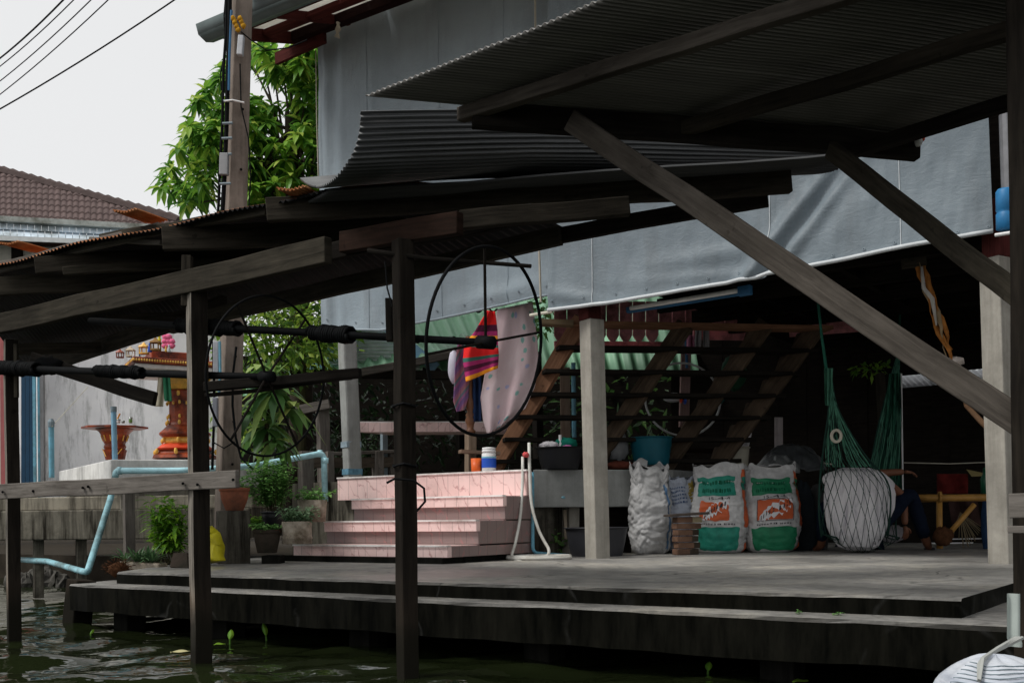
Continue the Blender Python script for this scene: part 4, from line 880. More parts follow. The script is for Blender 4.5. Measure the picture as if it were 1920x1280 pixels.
# ---------------------------------------------------------------- white walled building and shrine court
WH = root('plaster_wall', P(240, 900, 12.6), 'white plaster wall stained with black mould behind the shrine', 'wall')
m = MB(); m.poly([P(76, 980, 12.6), P(420, 980, 12.9), P(420, 560, 12.9), P(76, 560, 12.6)]); m.poly([P(76, 980, 12.6), P(76, 560, 12.6), P(30, 560, 13.6), P(30, 980, 13.6)]); m.build('wall', PLA, WH)
MB().bar(P(79, 905, 12.55), P(77, 600, 12.55), .06, .05, up=FW).build('corner_trim', concrete('trim', (.33, .33, .34), (.1, .1, .1), .4), WH)
BD = root('blue_gate', P(57, 900, 12.4), 'dark blue metal gate at the left end of the plaster wall', 'gate')
m = MB()
for k in range(3): m.bar(P(44 + k * 8, 905, 12.4), P(44 + k * 8, 640, 12.4), .045, .02, up=FW)
m.build('panel', plain('gate_blue', (.006, .045, .095), .5, .2), BD)
MB().bar(P(66, 950, 12.3), P(64, 690, 12.3), .03, .03, up=FW).build('frame', BLUEP, BD); MB().bar(P(74, 950, 12.35), P(72, 690, 12.35), .02, .02, up=FW).build('frame', BLUEP, BD)
MB().bar(P(-60, 950, 12.9), P(-60, 560, 12.9), .7, .05, up=FW).build('dark_doorway', DARKW, label='dark doorway at the far left edge behind the leftmost post', cat='doorway')
MB().bar(P(11, 980, 11.6), P(8, 600, 11.6), .07, .07, up=FW).build('pink_post', plain('paint_pinkred', (.36, .12, .12), .7, .15), label='pinkish red painted post at the far left edge', cat='post')
MB().tube([P(97, 895, 11.2), P(96, 795, 11.2)], .028, 10).build('blue_pipe', BLUEP, label='short blue standpipe left of the small pedestal table', cat='pipe'); m = MB().lathe(P(96, 800, 11.2), [(.034, 0), (.036, .05), (.02, .085)], 10); m.build('valve', GREYP, bpy.data.objects['blue_pipe'])
MB().tube([P(97, 800, 11.15), P(165, 725, 12.4)], .004, 5).build('thin_cord', ROPE, label='thin cord running up from the blue standpipe to the wall', cat='cord')
MB().tube([P(216, 875, 10.4), P(213, 770, 10.4)], [.026, .026], 10).build('blue_pipe', plain('pvc_faded', (.2, .38, .52), .5, .2), label='faded blue standpipe with grey cap in front of the small pedestal table', cat='pipe'); MB().tube([P(213, 772, 10.4), P(213, 762, 10.4)], .03, 10).build('cap', GREYP, bpy.data.objects['blue_pipe.001'])
# quay blocks
Q0 = root('shrine_platform', P(208, 980, 10.3), 'whitewashed concrete platform carrying the shrine', 'platform')
def prism(pts, z0, z1): return MB().hexa([Vector((p.x, p.y, z0)) for p in pts] + [Vector((p.x, p.y, z1)) for p in pts])
zc_ = P(207, 861, 10.2).z; cA = P(207, 861, 10.2); lA = P(36, 877, 11.4); rA = P(430, 862, 10.5)
prism([cA, rA, rA + FW * 2.2, lA + FW * 1.0], zc_ - .24, zc_).build('upper_block', CONW, Q0, bevel=.01)
prism([cA + Vector((.05, .12, 0)), rA + FW * .12, rA + FW * 2.3, lA + FW * 1.2], zc_ - .5, zc_ - .245).build('lower_block', concrete('block_stained', (.28, .26, .22), (.05, .045, .035), .6), Q0)
QB = root('quay_wall', P(190, 1010, 10.2), 'streaked black concrete quay beam under the shrine platform', 'quay')
b0 = P(-60, 1005, 10.4); b1 = P(470, 1013, 10.1); z0 = P(190, 1011, 10.2).z; z1 = P(190, 955, 10.2).z
prism([b0, b1, b1 + FW * 1.6, b0 + FW * 2], z0, z1).build('beam', CONS, QB, bevel=.012)
prism([b0 + FW * .1, b1 + FW * .1, b1 + FW * 1.6, b0 + FW * 2], z1 + .001, z1 + .13).build('upper_course', concrete('course_pale', (.33, .30, .24), (.05, .045, .035), .7), QB, bevel=.01)
for x in (72, 152, 330): MB().post(P(x, 1120, 10.5), P(x, 1005, 10.5), .09).build('pile', CONS, QB, bevel=.006)
MB().post(P(243, 1060, 9.3), P(241, 905, 9.3), .085).build('timber_post', WG, label='short weathered timber post behind the leafy green shrub', cat='post', bevel=.005)
random.seed(3)
for k, (x, y, s) in enumerate(((62, 1088, .11), (80, 1088, .15), (100, 1090, .12), (48, 1092, .1), (118, 1094, .09), (28, 1092, .12))):
    q = onZ(x, y + 8, 0); MB().blob(q + ZV * .05, (s, s, s * 1.25), 6, .5, 5, seed=k).build('shore_rock', ROCK, label=['mossy rock at the waterline, second from left', 'tall pale rock at the waterline', 'dark rock right of the tall pale rock', 'low rock left of the mossy one', 'flat rightmost rock at the waterline', 'rounded leftmost rock at the waterline'][k] + ' under the quay', cat='rock', group='rocks under the quay')
# pipes
def arc(pts, r=.05, n=5):
    out = [Vector(pts[0])]
    for i in range(1, len(pts) - 1):
        p = Vector(pts[i]); a = (Vector(pts[i - 1]) - p); b = (Vector(pts[i + 1]) - p); ra = min(r, a.length * .45, b.length * .45); a.normalize(); b.normalize()
        for k in range(n + 1):
            t_ = k / n; out.append((p + a * ra) * (1 - t_) ** 2 + p * 2 * t_ * (1 - t_) + (p + b * ra) * t_ ** 2)
    return out + [Vector(pts[-1])]
WPI = root('water_pipe', P(400, 880, 10.0), 'pale blue plastic pipe running along the platform to an elbow by the steps', 'pipe')
MB().tube(arc([P(216, 895, 10.0), P(218, 882, 10.0), P(345, 882, 9.95), P(470, 874, 10.3), P(607, 849, 10.8), P(610, 940, 10.75)], .07), .030, 12).build('pipe', CYAN, WPI, smooth=True)
for (x, y, x2, y2, d) in ((596, 850, 604, 850, 10.8), (609, 868, 609, 858, 10.79), (228, 882, 221, 882, 10.0), (536, 862, 545, 860, 10.56)): MB().tube([P(x, y, d), P(x2, y2, d)], .037, 12).build('collar', CYAN, WPI, smooth=True)
MB().tube(arc([P(214, 905, 9.9), P(207, 935, 9.8), P(164, 1072, 9.0), P(156, 1071, 9.1), P(90, 1052, 10.2), P(30, 1048, 10.8)], .05), .028, 12).build('drain_pipe', plain('pvc_cyan_worn', (.30, .58, .66), .45, .15, dirt=(.06, .08, .07), dirt_amt=.5), smooth=True, label='pale blue drain pipe slanting down from the platform to the water', cat='pipe')
# pedestal table
PT = root('offering_pedestal', P(215, 862, 10.9), 'small brown fluted pedestal table with offering glasses', 'pedestal table')
pb = P(216, 862, 10.9); s_ = 10.9 / F
MB().lathe(pb, [(17 * s_, 0), (19 * s_, .05), (21 * s_, .10), (18 * s_, .11), (20 * s_, .13), (18 * s_, .16), (20 * s_, .18), (22 * s_, .235), (28 * s_, .285), (34 * s_, .31)], 20, sq=.2).build('stem', SHR, PT)
m = MB(); m.lathe(pb, [(56 * s_, .315), (60 * s_, .32), (60 * s_, .337), (56 * s_, .34)], 8, sy=.8, yaw=.2); m.build('tray', SHR, PT)
m = MB()
for k in range(12):
    a = k * pi / 6; m.tube([pb + Vector((math.cos(a) * 21 * s_, math.sin(a) * 21 * s_, .19)), pb + Vector((math.cos(a) * 25 * s_, math.sin(a) * 25 * s_, .25))], .006, 5)
for sg in (-1, 1): m.tube([pb + Vector((sg * .10, -.08, .11)), pb + Vector((sg * .05, -.115, .03))], .005, 5)
m.build('gold_trim', GOLD, PT)
def glass(x, y, name, lab, mat, r=.022, h=.055):
    o = MB().lathe(P(x, y, 10.8), [(r * .8, 0), (r, h), (r * .88, h), (r * .7, .006)], 12).build(name, plain('glass_clear_%d' % x, (.18, .2, .18), .15, .1, spec=.6), smooth=True, label=lab, cat='glass'); MB().lathe(P(x, y, 10.8) + ZV * .004, [(r * .82, 0), (r * .94, h * .55)], 12).build('drink', mat, o); return o
glass(245, 793, 'offering_glass', 'offering glass with green drink, tallest on the pedestal table', LPOT, .02, .06); glass(231, 793, 'offering_glass', 'low green offering cup in the middle of the pedestal table', LPOT, .018, .025)
glass(222, 793, 'offering_glass', 'white offering cup beside the orange incense on the pedestal table', WHT, .022, .04)
MB().tube([P(219, 788, 10.8), P(225, 775, 10.8)], .008, 6).build('incense_bundle', plain('incense', (.6, .25, .03), .8), label='orange incense bundle leaning on the white cup', cat='incense')
# shrine
SH2 = root('spirit_shrine', P(345, 860, 10.8), 'ornate red and gold spirit shrine on a turned pedestal', 'shrine'); sb = P(348, 860, 10.8); q = 10.8 / F
MB().lathe(sb, [(58 * q, 0), (56 * q, .03), (48 * q, .05), (46 * q, .075), (49 * q, .08)], 16, sq=.35).build('base', SHR, SH2)
MB().lathe(sb, [(47 * q, .08), (50 * q, .10), (42 * q, .135), (36 * q, .15)], 16, sq=.35).build('base_band', SHRR, SH2)
MB().lathe(sb, [(36 * q, .15), (38 * q, .17), (36 * q, .205), (40 * q, .21)], 16, sq=.35).build('gold_petal', GOLD, SH2)
MB().lathe(sb, [(40 * q, .21), (46 * q, .24), (46 * q, .255), (40 * q, .285), (33 * q, .325), (30 * q, .335), (28 * q, .36), (28 * q, .58), (34 * q, .62), (34 * q, .67), (30 * q, .685)], 16, sq=.3).build('column', SHR, SH2)
MB().lathe(sb, [(31 * q, .69), (36 * q, .74), (46 * q, .81), (46 * q, .835)], 16, sq=.35).build('capital', GOLD, SH2)
m = MB()
for k in range(16):
    a = k * pi / 8; cx_ = math.cos(a); sy_ = math.sin(a)
    for (z, r, s2) in ((.065, 54, .02), (.18, 41, .018), (.36, 33, .016), (.42, 31, .014), (.56, 31, .014), (.645, 37, .018), (.55, 30.5, .012)):
        if (k + int(z * 100)) % 2 == 0 and sy_ < .4: MB().blob(sb + Vector((cx_ * r * q * 1.06, sy_ * r * q * 1.06, z)), (s2, s2, s2 * 1.6), 4, .3, 9, seed=k).build('gold_ornament', GOLD, SH2, smooth=True)
tc = sb + ZV * .89 - RT * .09
def tray(hx, hy, z0, z1): return MB().hexa([tc + RT * a * hx + FW * b * hy + ZV * z0 for a, b in ((-1, -1), (1, -1), (1, 1), (-1, 1))] + [tc + RT * a * hx + FW * b * hy + ZV * z1 for a, b in ((-1, -1), (1, -1), (1, 1), (-1, 1))])
def rot(m_, ang):
    c_ = math.cos(ang); s2 = math.sin(ang)
    for v in m_.v: d = v - tc; v.x, v.y = tc.x + d.x * c_ - d.y * s2, tc.y + d.x * s2 + d.y * c_
    return m_
rot(tray(.45, .45, -.05, -.012), .48).build('tray_underside', plain('tray_white', (.66, .62, .6), .7), SH2); rot(tray(.48, .48, -.008, .05), .48).build('tray', SHR, SH2, bevel=.012)
rot(tray(.28, .28, .052, .15), .48).build('upper_tray', SHR, SH2, bevel=.012)
m = MB()
for k in range(40): m.blob(tc + RT * (-.47 + .94 * k / 39) + FW * -.475 + ZV * .02, (.012, .012, .016), 4, .2)
for k in range(24): m.blob(tc + FW * (-.47 + .94 * k / 23) - RT * .475 + ZV * .02, (.012, .012, .016), 4, .2)
rot(m, .48).build('gold_beads', GOLD, SH2)
def figure(x, y, d, h, mat, name, lab, cat, hut=False):
    c = P(x, y, d); m_ = MB()
    if hut:
        w_ = h * .42; m_.lathe(c, [(w_, 0), (w_, h * .12)], 8, sq=.4)
        for sx in (-1, 1):
            for sy in (-1, 1): m_.tube([c + Vector((sx * w_ * .7, sy * w_ * .7, h * .1)), c + Vector((sx * w_ * .7, sy * w_ * .7, h * .62))], h * .06, 5)
        m_.lathe(c + ZV * h * .6, [(w_ * 1.15, 0), (w_ * .9, h * .14), (w_ * .5, h * .22), (w_ * .1, h * .45)], 8, sq=.4)
    else: m_.lathe(c, [(h * .22, 0), (h * .26, h * .1), (h * .17, h * .4), (h * .22, h * .6), (h * .09, h * .72), (h * .15, h * .82), (h * .13, h * .95), (h * .03, h * 1.03)], 10)
    return m_.build(name, mat, smooth=not hut, label=lab, cat=cat)
figure(225, 671, 10.3, .085, SHR, 'miniature_house', 'small brown miniature house at the left corner of the shrine tray', 'figurine', True)
figure(245, 669, 10.3, .10, plain('mini_cream', (.5, .42, .32), .7), 'miniature_house', 'cream miniature gate house second from left on the shrine tray', 'figurine', True)
figure(251, 670, 10.25, .055, WHT, 'miniature_figure', 'tiny white figure beside the cream miniature house', 'figurine'); figure(262, 668, 10.25, .03, SBLU, 'miniature_jar', 'tiny blue and white jar on the shrine tray', 'figurine')
figure(270, 664, 10.25, .11, GOLD, 'miniature_house', 'golden brown miniature house in the middle of the shrine tray', 'figurine', True); figure(281, 660, 10.2, .085, BLUB, 'miniature_figure', 'blue and white figure on the shrine tray', 'figurine')
figure(292, 657, 10.2, .12, plain('mini_bronze', (.26, .15, .06), .6), 'miniature_house', 'bronze tiered miniature house near the shrine tray corner', 'figurine', True)
figure(299, 646, 10.5, .09, YEL, 'flower_garland', 'yellow flower garland at the back of the shrine tray', 'garland'); figure(311, 659, 10.15, .05, GOLD, 'miniature_figure', 'tiny golden figure in front of the pink flowers', 'figurine'); figure(317, 660, 10.15, .07, plain('mini_silver', (.5, .52, .55), .3), 'miniature_figure', 'silver figurine below the pink flowers', 'figurine')
m = MB()
for k in range(8): m.blob(P(316 + (k % 3 - 1) * 6, 648 - (k // 3) * 8, 10.4), (.035, .03, .03), 5, .3, 6, seed=k)
m.build('pink_flowers', plain('flower_pink', (.75, .16, .3), .8), smooth=True, label='pink artificial flowers on the shrine tray beside the post', cat='flowers')
cl(297, 312, 705, 762, 10.45, plain('ribbon_cream', (.5, .45, .34), .9), 'ribbon', 'cream ribbon hanging from the shrine column', 'ribbon', .02, 1, -6); cl(305, 318, 700, 752, 10.42, plain('ribbon_green', (.05, .22, .12), .9), 'ribbon', 'green ribbon tied round the shrine column', 'ribbon', .02, 3, 4)

m = MB(); random.seed(16); bushcloud(m, P(1180, 760, 16.5), (1.6, .5, 1.0), 420, .2, .09, .3, 0, clump=60); m.build('back_garden', LMID, label='green garden leaves in daylight behind the staircase', cat='foliage', kind='stuff')
# ---------------------------------------------------------------- things under the house
TG = root('concrete_trough', P(1095, 960, 10.2), 'grey concrete trough wall behind the first pillar', 'trough')
g0 = P(999, 880, 9.95); g1 = P(1262, 883, 10.35); gd = BV * .55
zt_ = g0.z; zb_ = P(1000, 951, 9.95).z
prism([g0, g1, g1 + gd, g0 + gd], zb_, zt_).build('wall', CONG, TG, bevel=.008)
m = MB().blob(P(1056, 932, 9.93), (.02, .006, .012), 6, .5, 9); m.build('paint_splash', BLUEP, TG)
for x in (1070, 1200): MB().post(P(x, 1040, 10.35), P(x, 950, 10.35), .12).build('support', CON, TG)
prism([g0 + gd * 1.0, g1 + gd * 1.0 + RT * .8, g1 + gd * 1.2 + RT * .8, g0 + gd * 1.2], DK, zb_ + .05).build('dark_backing', DARKW, TG)
MB().bar(P(1061, 1010, 10.25), P(1059, 955, 10.25), .06, .03).build('board_stub', wood('stub_pale', (.25, .2, .15), (.42, .36, .28)), label='pale board stub standing under the concrete trough', cat='board')
def basin(name, x, yt, yb, d, rt, rb, mat, label, cat, rib=0, n=28):
    c = P(x, yb, d); h = (yb - yt) / F * d; pr = [(rb, 0), (rb * 1.01, .004)]
    K = 10
    for k in range(1, K): pr.append((rb + (rt - rb) * (k / K) ** .85 + (.004 * (k % 2) if rib else 0), h * k / K))
    pr += [(rt, h * .96), (rt * 1.05, h * .965), (rt * 1.06, h), (rt * .98, h), (rt * .95, h * .9), (rb * .9, .02)]
    return MB().lathe(c, pr, n).build(name, mat, smooth=True, label=label, cat=cat), c, h
ba, c, h = basin('black_basin', 1050, 839, 880, 10.1, .225, .17, BLKP, 'wide black basin of laundry on the concrete trough', 'basin')
def heap(name, c, r, mat, label, cat='laundry', seed=0, amp=.35): return MB().blob(c, r, 10, amp, 4, seed=seed).build(name, mat, smooth=True, label=label, cat=cat)
heap('laundry_heap', P(1030, 836, 10.05), (.09, .09, .045), SHIRT, 'crumpled white laundry in the black basin', seed=3); heap('laundry_heap', P(1062, 832, 10.1), (.10, .09, .06), plain('cloth_teal', (.01, .14, .1), .9), 'green cloth in the black basin', seed=5); heap('laundry_heap', P(1063, 840, 9.98), (.06, .05, .03), plain('cloth_violet', (.4, .12, .3), .9), 'purple and white cloth at the rim of the black basin', seed=8)
MB().tube([P(1051, 836, 10.05), P(1050, 815, 10.05)], .014, 8).build('bottle_neck', WHT, label='white bottle neck sticking up among the laundry', cat='bottle')
basin('black_tub', 1119, 988, 1044, 9.75, .285, .23, TUBC, 'large black plastic tub on the floor behind the first pillar', 'tub')
basin('teal_bucket', 1221, 820, 872, 10.5, .21, .165, TEAL, 'dark teal ribbed bucket standing on the concrete trough', 'bucket', 1)
heap('grey_bag', P(1158, 838, 10.5), (.11, .09, .17), GBAG, 'crumpled grey bag between the pillar and the teal bucket', 'bag', 11, .3)
heap('cloth_pile', P(1163, 872, 10.3), (.14, .06, .04), plain('cloth_rusty', (.10, .03, .02), .9, .5), 'dark reddish cloth pile below the grey bag', 'cloth', 12)
basin('cream_bucket', 1378, 838, 905, 10.9, .15, .115, CREAM, 'cream bucket standing behind the fertiliser sacks', 'bucket')
heap('white_rag', P(1385, 836, 10.85), (.09, .06, .035), SHIRT, 'white rag lying over the rim of the cream bucket', 'rag', 5); MB().tube([P(1398, 835, 10.85), P(1405, 812, 10.85), P(1402, 800, 10.86)], [.035, .025, .012], 8).build('rag_tail', SHIRT, bpy.data.objects['white_rag'], smooth=True)
MB().bar(P(1215, 845, 11.2), P(1370, 847, 11.3), .3, .05).build('wooden_shelf', WR, label='dark wooden shelf board behind the teal bucket', cat='shelf')
m = MB()
def sheetheap(x0, y0, x1, y1, d, hh, seed, name, mat, label, cat='sheet'):
    def fn(u, v):
        x = x0 + (x1 - x0) * u; env = (math.sin(pi * u) ** .6); y = y1 + (y0 - y1) * env * math.sin(pi * min(1, v * 1.15) * .5); p = P(x, y, d + .35 * v)
        return p + Vector((0, -1, .5)) * (.05 * N((u * 6, v * 4, seed), 1, seed) + .02 * N((u * 17, v * 10, seed), 1))
    return thick(MB().grid(fn, 36, 14).build(name, mat, smooth=True, label=label, cat=cat), .004)
sheetheap(1412, 853, 1500, 885, 10.6, .2, 3, 'plastic_sheet', plain('plastic_grey', (.17, .18, .18), .35, .3), 'grey crumpled plastic sheet draped behind the right fertiliser sack')
sheetheap(1420, 832, 1550, 880, 10.9, .2, 6, 'plastic_sheet', plain('plastic_dark', (.06, .065, .068), .35, .4), 'dark crumpled plastic sheet on the heap behind the sacks')
heap('dark_sack', P(1508, 985, 10.55) , (.12, .13, .45), DBAG, 'dark blue-black sack right of the fertiliser sacks', 'sack', 21, .22); heap('dark_sack', P(1532, 990, 10.7), (.11, .12, .42), plain('sack_charcoal', (.06, .06, .06), .8, .4), 'charcoal sack behind the hammock', 'sack', 22, .22)
# ---------------------------------------------------------------- sacks
class Sack:
    def __init__(s, x, yb, yt, wpx, d, yaw, depth, seed, amp=.03, flare=.0, topn=.05):
        s.c = onZ(x, yb, DK); s.c = P(x, yb, d) ; s.c.z = DK; s.h = (yb - yt) / F * d; s.rx = wpx / F * d / 2; s.ry = depth; s.yaw = yaw; s.seed = seed; s.amp = amp; s.topn = topn; s.flare = flare
    crease = 0
    def at(s, th, v, o=0):
        ct, st = math.cos(th), math.sin(th); e = .72
        sx = math.copysign(abs(ct) ** e, ct); sy = math.copysign(abs(st) ** e, st)
        bulge = (.86 + .16 * math.sin(pi * min(1, v * 1.25)) ** .8) if v < .8 else (.86 + .05 * (1 - v) / .2 + s.flare * (v - .8) * 5)
        foot = 1 - .22 * max(0, 1 - v / .07) ** 2; dy = s.ry * foot * (1 if v < .55 else 1 - .72 * (v - .55) / .45) * bulge
        x = sx * s.rx * bulge * foot; y = sy * dy
        wr = s.amp * (.8 * N((th * 1.3 + s.seed, v * 5, s.seed), 1, 2) + .45 * N((th * 3, v * 15, s.seed * 2), 1, 5) + .6 * abs(N((th * 2.2 + v * 3, v * 12 + th, s.seed), 1, 8)) + .3 * abs(N((th * 5 - v * 6, v * 22 + th * 2, s.seed), 1, 11)))
        if s.crease:
            rg = lambda a: (1 - min(1, abs(a) * 2.4)) ** 2
            wr = s.amp * (.5 * N((th * 1.3 + s.seed, v * 5, s.seed), 1, 2) - s.crease * (rg(N((th * .9 + v * 1.5, v * 6.5 + th * .5, s.seed), 1, 3)) + .6 * rg(N((th * 1.8 - v * 3, v * 11, s.seed), 1, 6)) + .35 * rg(N((th * 4, v * 19 + th, s.seed), 1, 9))) + .25 * N((th * 5, v * 24, 2), 1))
        nx, ny = ct, st; x += nx * (wr + o); y += ny * (wr + o)
        z = s.h * v + (s.topn * N((th * 1.5, 3, s.seed), 1.3, 7) * max(0, v - .7) / .3) + .02 * s.amp / .03 * N((th, v * 4, s.seed + 9), 1)
        ca, sa = math.cos(s.yaw), math.sin(s.yaw)
        return s.c + Vector((x * ca - y * sa, x * sa + y * ca, max(.002, z)))
    def fr(s, x, v, o=.004):
        # x in -1..1 across the front face
        return s.at(-pi / 2 + x * 1.12, v, o)
    def body(s, name, mat, label, cat='sack', group=None):
        m = MB().grid(lambda u, v: s.at(2 * pi * u - pi / 2 - pi, v), 110, 100, uvs=(3, 2)); m.face([m.add(s.at(2 * pi * k / 24, .985)) for k in range(24)]); m.face([m.add(s.at(2 * pi * k / 24, 0.0)) for k in range(24)][::-1])
        s.o = m.build(name, mat, smooth=True, label=label, cat=cat, group=group); return s.o
    def patch(s, name, x0, x1, v0, v1, mat, nu=24, nv=14, o=.004, wob=.015):
        f = lambda u, v: s.fr(x0 + (x1 - x0) * u + wob * N((v * 7, x0, s.seed), 1), v0 + (v1 - v0) * v + wob * N((u * 5, v0 * 9, s.seed), 1), o)
        return MB().grid(f, nu, nv).build(name, mat, s.o, smooth=True)
    def poly(s, m, pts, o=.006): m.poly([s.fr(x, v, o) for x, v in pts])
def text_polys(txt):
    cu = bpy.data.curves.new('lettering', 'FONT'); cu.body = txt; cu.align_x = 'CENTER'; cu.align_y = 'CENTER'; cu.resolution_u = 2
    ob = bpy.data.objects.new('lettering', cu); C.objects.link(ob); dg = bpy.context.evaluated_depsgraph_get(); me = bpy.data.meshes.new_from_object(ob.evaluated_get(dg))
    out = [[(me.vertices[i].co.x, me.vertices[i].co.y) for i in p.vertices] for p in me.polygons]
    bpy.data.objects.remove(ob); bpy.data.curves.remove(cu); bpy.data.meshes.remove(me); return out
def lettering(s, txt, cx, cv, sx, sv, mat, name='lettering', o=.007):
    m = MB()
    for pl in text_polys(txt): s.poly(m, [(cx + x * sx, cv + y * sv) for x, y in pl], o)
    return m.build(name, mat, s.o)
def scribble(s, cx, cv, wx, hv, n, seed, mat, name='small_print', rows=1, par=None):
    random.seed(seed); m = MB()
    for r in range(rows):
        for k in range(n):
            x = cx - wx + 2 * wx * (k + .1) / n; v = cv - r * hv * 1.7 + ru(-.1, .1) * hv
            for j in range(2):
                a = ru(0, .5); s.poly(m, [(x + j * wx / n * .7, v - hv * ru(.2, .5)), (x + j * wx / n * .7 + wx / n * .45, v - hv * .4), (x + j * wx / n * .7 + wx / n * .5, v + hv * ru(.2, .5)), (x + j * wx / n * .7 + wx / n * .1, v + hv * .4)])
    return m.build(name, mat, par or s.o)
GS = 'white sacks with green and orange print'
for (x, yb, yt, wpx, d, yaw, seed, lab, gm, flip) in ((1349, 1036, 872, 104, 10.15, -.10, 4.0, 'white fertiliser sack with teal-green bands and skewed orange emblem, left of the pair', SGRN2, 1), (1446, 1034, 872, 108, 10.2, .06, 9.0, 'white fertiliser sack with deep green bands and square orange emblem, right of the pair', SGRN, 0)):
    s = Sack(x, yb, yt, wpx, d, yaw, .2, seed, .030, .06, .07); s.crease = .30; s.body('fertiliser_sack', WSACK, lab)
    ub = s.patch('upper_band', -.80, .46 if flip else .56, .66, .855, gm); s.patch('lower_band', -.80, .50 if flip else .62, .03, .29, gm)
    s.patch('side_band', .80, 1.22, .30, .93, SORG, 10, 30); s.patch('side_band_green', .80, 1.22, .72, .85, gm, 10, 8, .007)
    s.patch('side_foot', .9, 1.3, .02, .12, SORG, 8, 8)
    em = s.patch('emblem', -.62 if flip else -.52, .16 if flip else .40, .375, .60, SORG, 18, 14, .005, .03 if flip else .012)
    m = MB(); x0, x1, v0, v1 = (-.46, .12, .395, .585) if flip else (-.44, .36, .385, .59); K = 7; up_, lo_ = [], []
    for k in range(K + 1):
        t_ = k / K; xx = x0 + (x1 - x0) * t_; vv = v0 + (v1 - v0) * t_; ww = .045 + .05 * math.sin(pi * t_)
        up_ += [(xx, vv + ww * .62), (xx + .03, vv + ww)]; lo_ += [(xx, vv - ww * .55), (xx + .05, vv - ww * .9)]
    for i in range(len(up_) - 1): s.poly(m, [lo_[i], lo_[i + 1], up_[i + 1], up_[i]], .009)
    m.build('emblem_stripe', SWHT, em)
    m = MB(); random.seed(int(seed))
    for k in range(9):
        t_ = (k + .6) / 9.5; xx = x0 + (x1 - x0) * t_; vv = v0 + (v1 - v0) * t_; s.poly(m, [(xx - .02, vv - .03), (xx + .012, vv - .02), (xx + .02, vv + .032), (xx - .005, vv + .02)], .011)
    m.build('emblem_mark', INK, em)
    m = MB(); fx0, fx1, fv0, fv1 = (-.53, .41, .37, .605)
    if not flip:
        for (a, b, c_, d_) in ((fx0, fx1, fv0 - .006, fv0), (fx0, fx1, fv1, fv1 + .006)):
            for k in range(8): s.poly(m, [(a + (b - a) * k / 8, c_), (a + (b - a) * (k + 1) / 8, c_), (a + (b - a) * (k + 1) / 8, d_), (a + (b - a) * k / 8, d_)], .009)
        for xx in (fx0, fx1):
            for k in range(6): s.poly(m, [(xx - .01, fv0 + (fv1 - fv0) * k / 6), (xx + .012, fv0 + (fv1 - fv0) * k / 6), (xx + .012, fv0 + (fv1 - fv0) * (k + 1) / 6), (xx - .01, fv0 + (fv1 - fv0) * (k + 1) / 6)], .009)
        m.build('emblem_border', INK, em)
    lettering(s, '15-4-4', -.05, .632, .20, .046, INK, 'grade_numbers'); scribble(s, -.1, .325, .46, .026, 11, int(seed), INK)
    for vv in (.795, .715): scribble(s, -.13, vv, .42, .05, 11, 3 + int(vv * 10), plain('ink_dark_green_%d_%d' % (x, vv * 100), (.006, .07, .035), .6), 'band_print', 1, ub)
s = Sack(1219, 1034, 868, 80, 10.1, .25, .17, 15.0, .034, .16, .10); s.crease = .42; s.body('woven_sack', WSACK, 'tall crumpled white woven sack with blue stripe beside the black tub')
s.patch('blue_stripe', .50, .66, .06, .80, plain('stripe_greyblue', (.10, .18, .30), .7, .3), 4, 40, .005, .03); s.patch('blue_stripe', .95, 1.1, .1, .3, SBLU, 4, 12, .005, .02)
s = Sack(1277, 1034, 893, 56, 10.35, .1, .15, 22.0, .03, .05, .05); s.crease = .5; s.body('printed_sack', plain('sack_bluewhite', (.46, .50, .58), .6, .12), 'bluish white printed sack with yellow striped edge behind the brick stack')
s.patch('yellow_edge', .45, 1.0, .32, .95, plain('stripe_ochre', (.40, .30, .07), .7, .3, 30), 8, 24, .005, .02); scribble(s, -.3, .86, .5, .03, 9, 2, SBLU, 'print_lines', 5); scribble(s, -.3, .3, .5, .05, 6, 7, SBLU, 'print_lines', 3)
m = MB()
for k in range(14): s.poly(m, [(.46, .34 + k * .043), (.98, .375 + k * .043), (.98, .39 + k * .043), (.46, .352 + k * .043)], .008)
m.build('edge_stripe', SWHT, s.o)
# brick stack stool
BS = root('brick_stool', P(1284, 1040, 9.75), 'stack of old bricks topped with a dark board in front of the sacks', 'brick stack')
bb = P(1284, 1040, 9.75); bb.z = DK; random.seed(8); z = 0
for k in range(6):
    hh = .058; o = ru(-.012, .012); yw = math.radians(25 + ru(-5, 5)); d1 = Vector((math.cos(yw), math.sin(yw), 0)); c = bb + ZV * (z + hh / 2) + d1 * (o - .02)
    MB().bar(c - d1 * .085, c + d1 * .085, .085, hh - .006, seg=3, wob=.003).build('brick', BRICK, BS, bevel=.006); 
    if k in (4, 5): MB().bar(c + d1 * .1 - d1 * .02, c + d1 * .19, .085, hh - .006, seg=2, wob=.003).build('brick', plain('brick_pale_%d' % k, (.25, .21, .13), .9, .3) if k == 5 else BRICK, BS, bevel=.006)
    else:
        c2 = c + Vector((.085, .05, 0)); MB().bar(c2 - d1 * .05, c2 + d1 * .06, .085, hh - .006, seg=2, wob=.003).build('brick', plain('brick_shade_%d' % k, (.05, .04, .03), .9, .4), BS, bevel=.006)
    z += hh
MB().bar(bb + ZV * (z + .012) + Vector((-.16, -.04, 0)), bb + ZV * (z + .03) + Vector((.2, .05, 0)), .2, .022, seg=4, wob=.004).build('board_top', plain('board_dark', (.085, .07, .06), .9, .3), BS, bevel=.003)
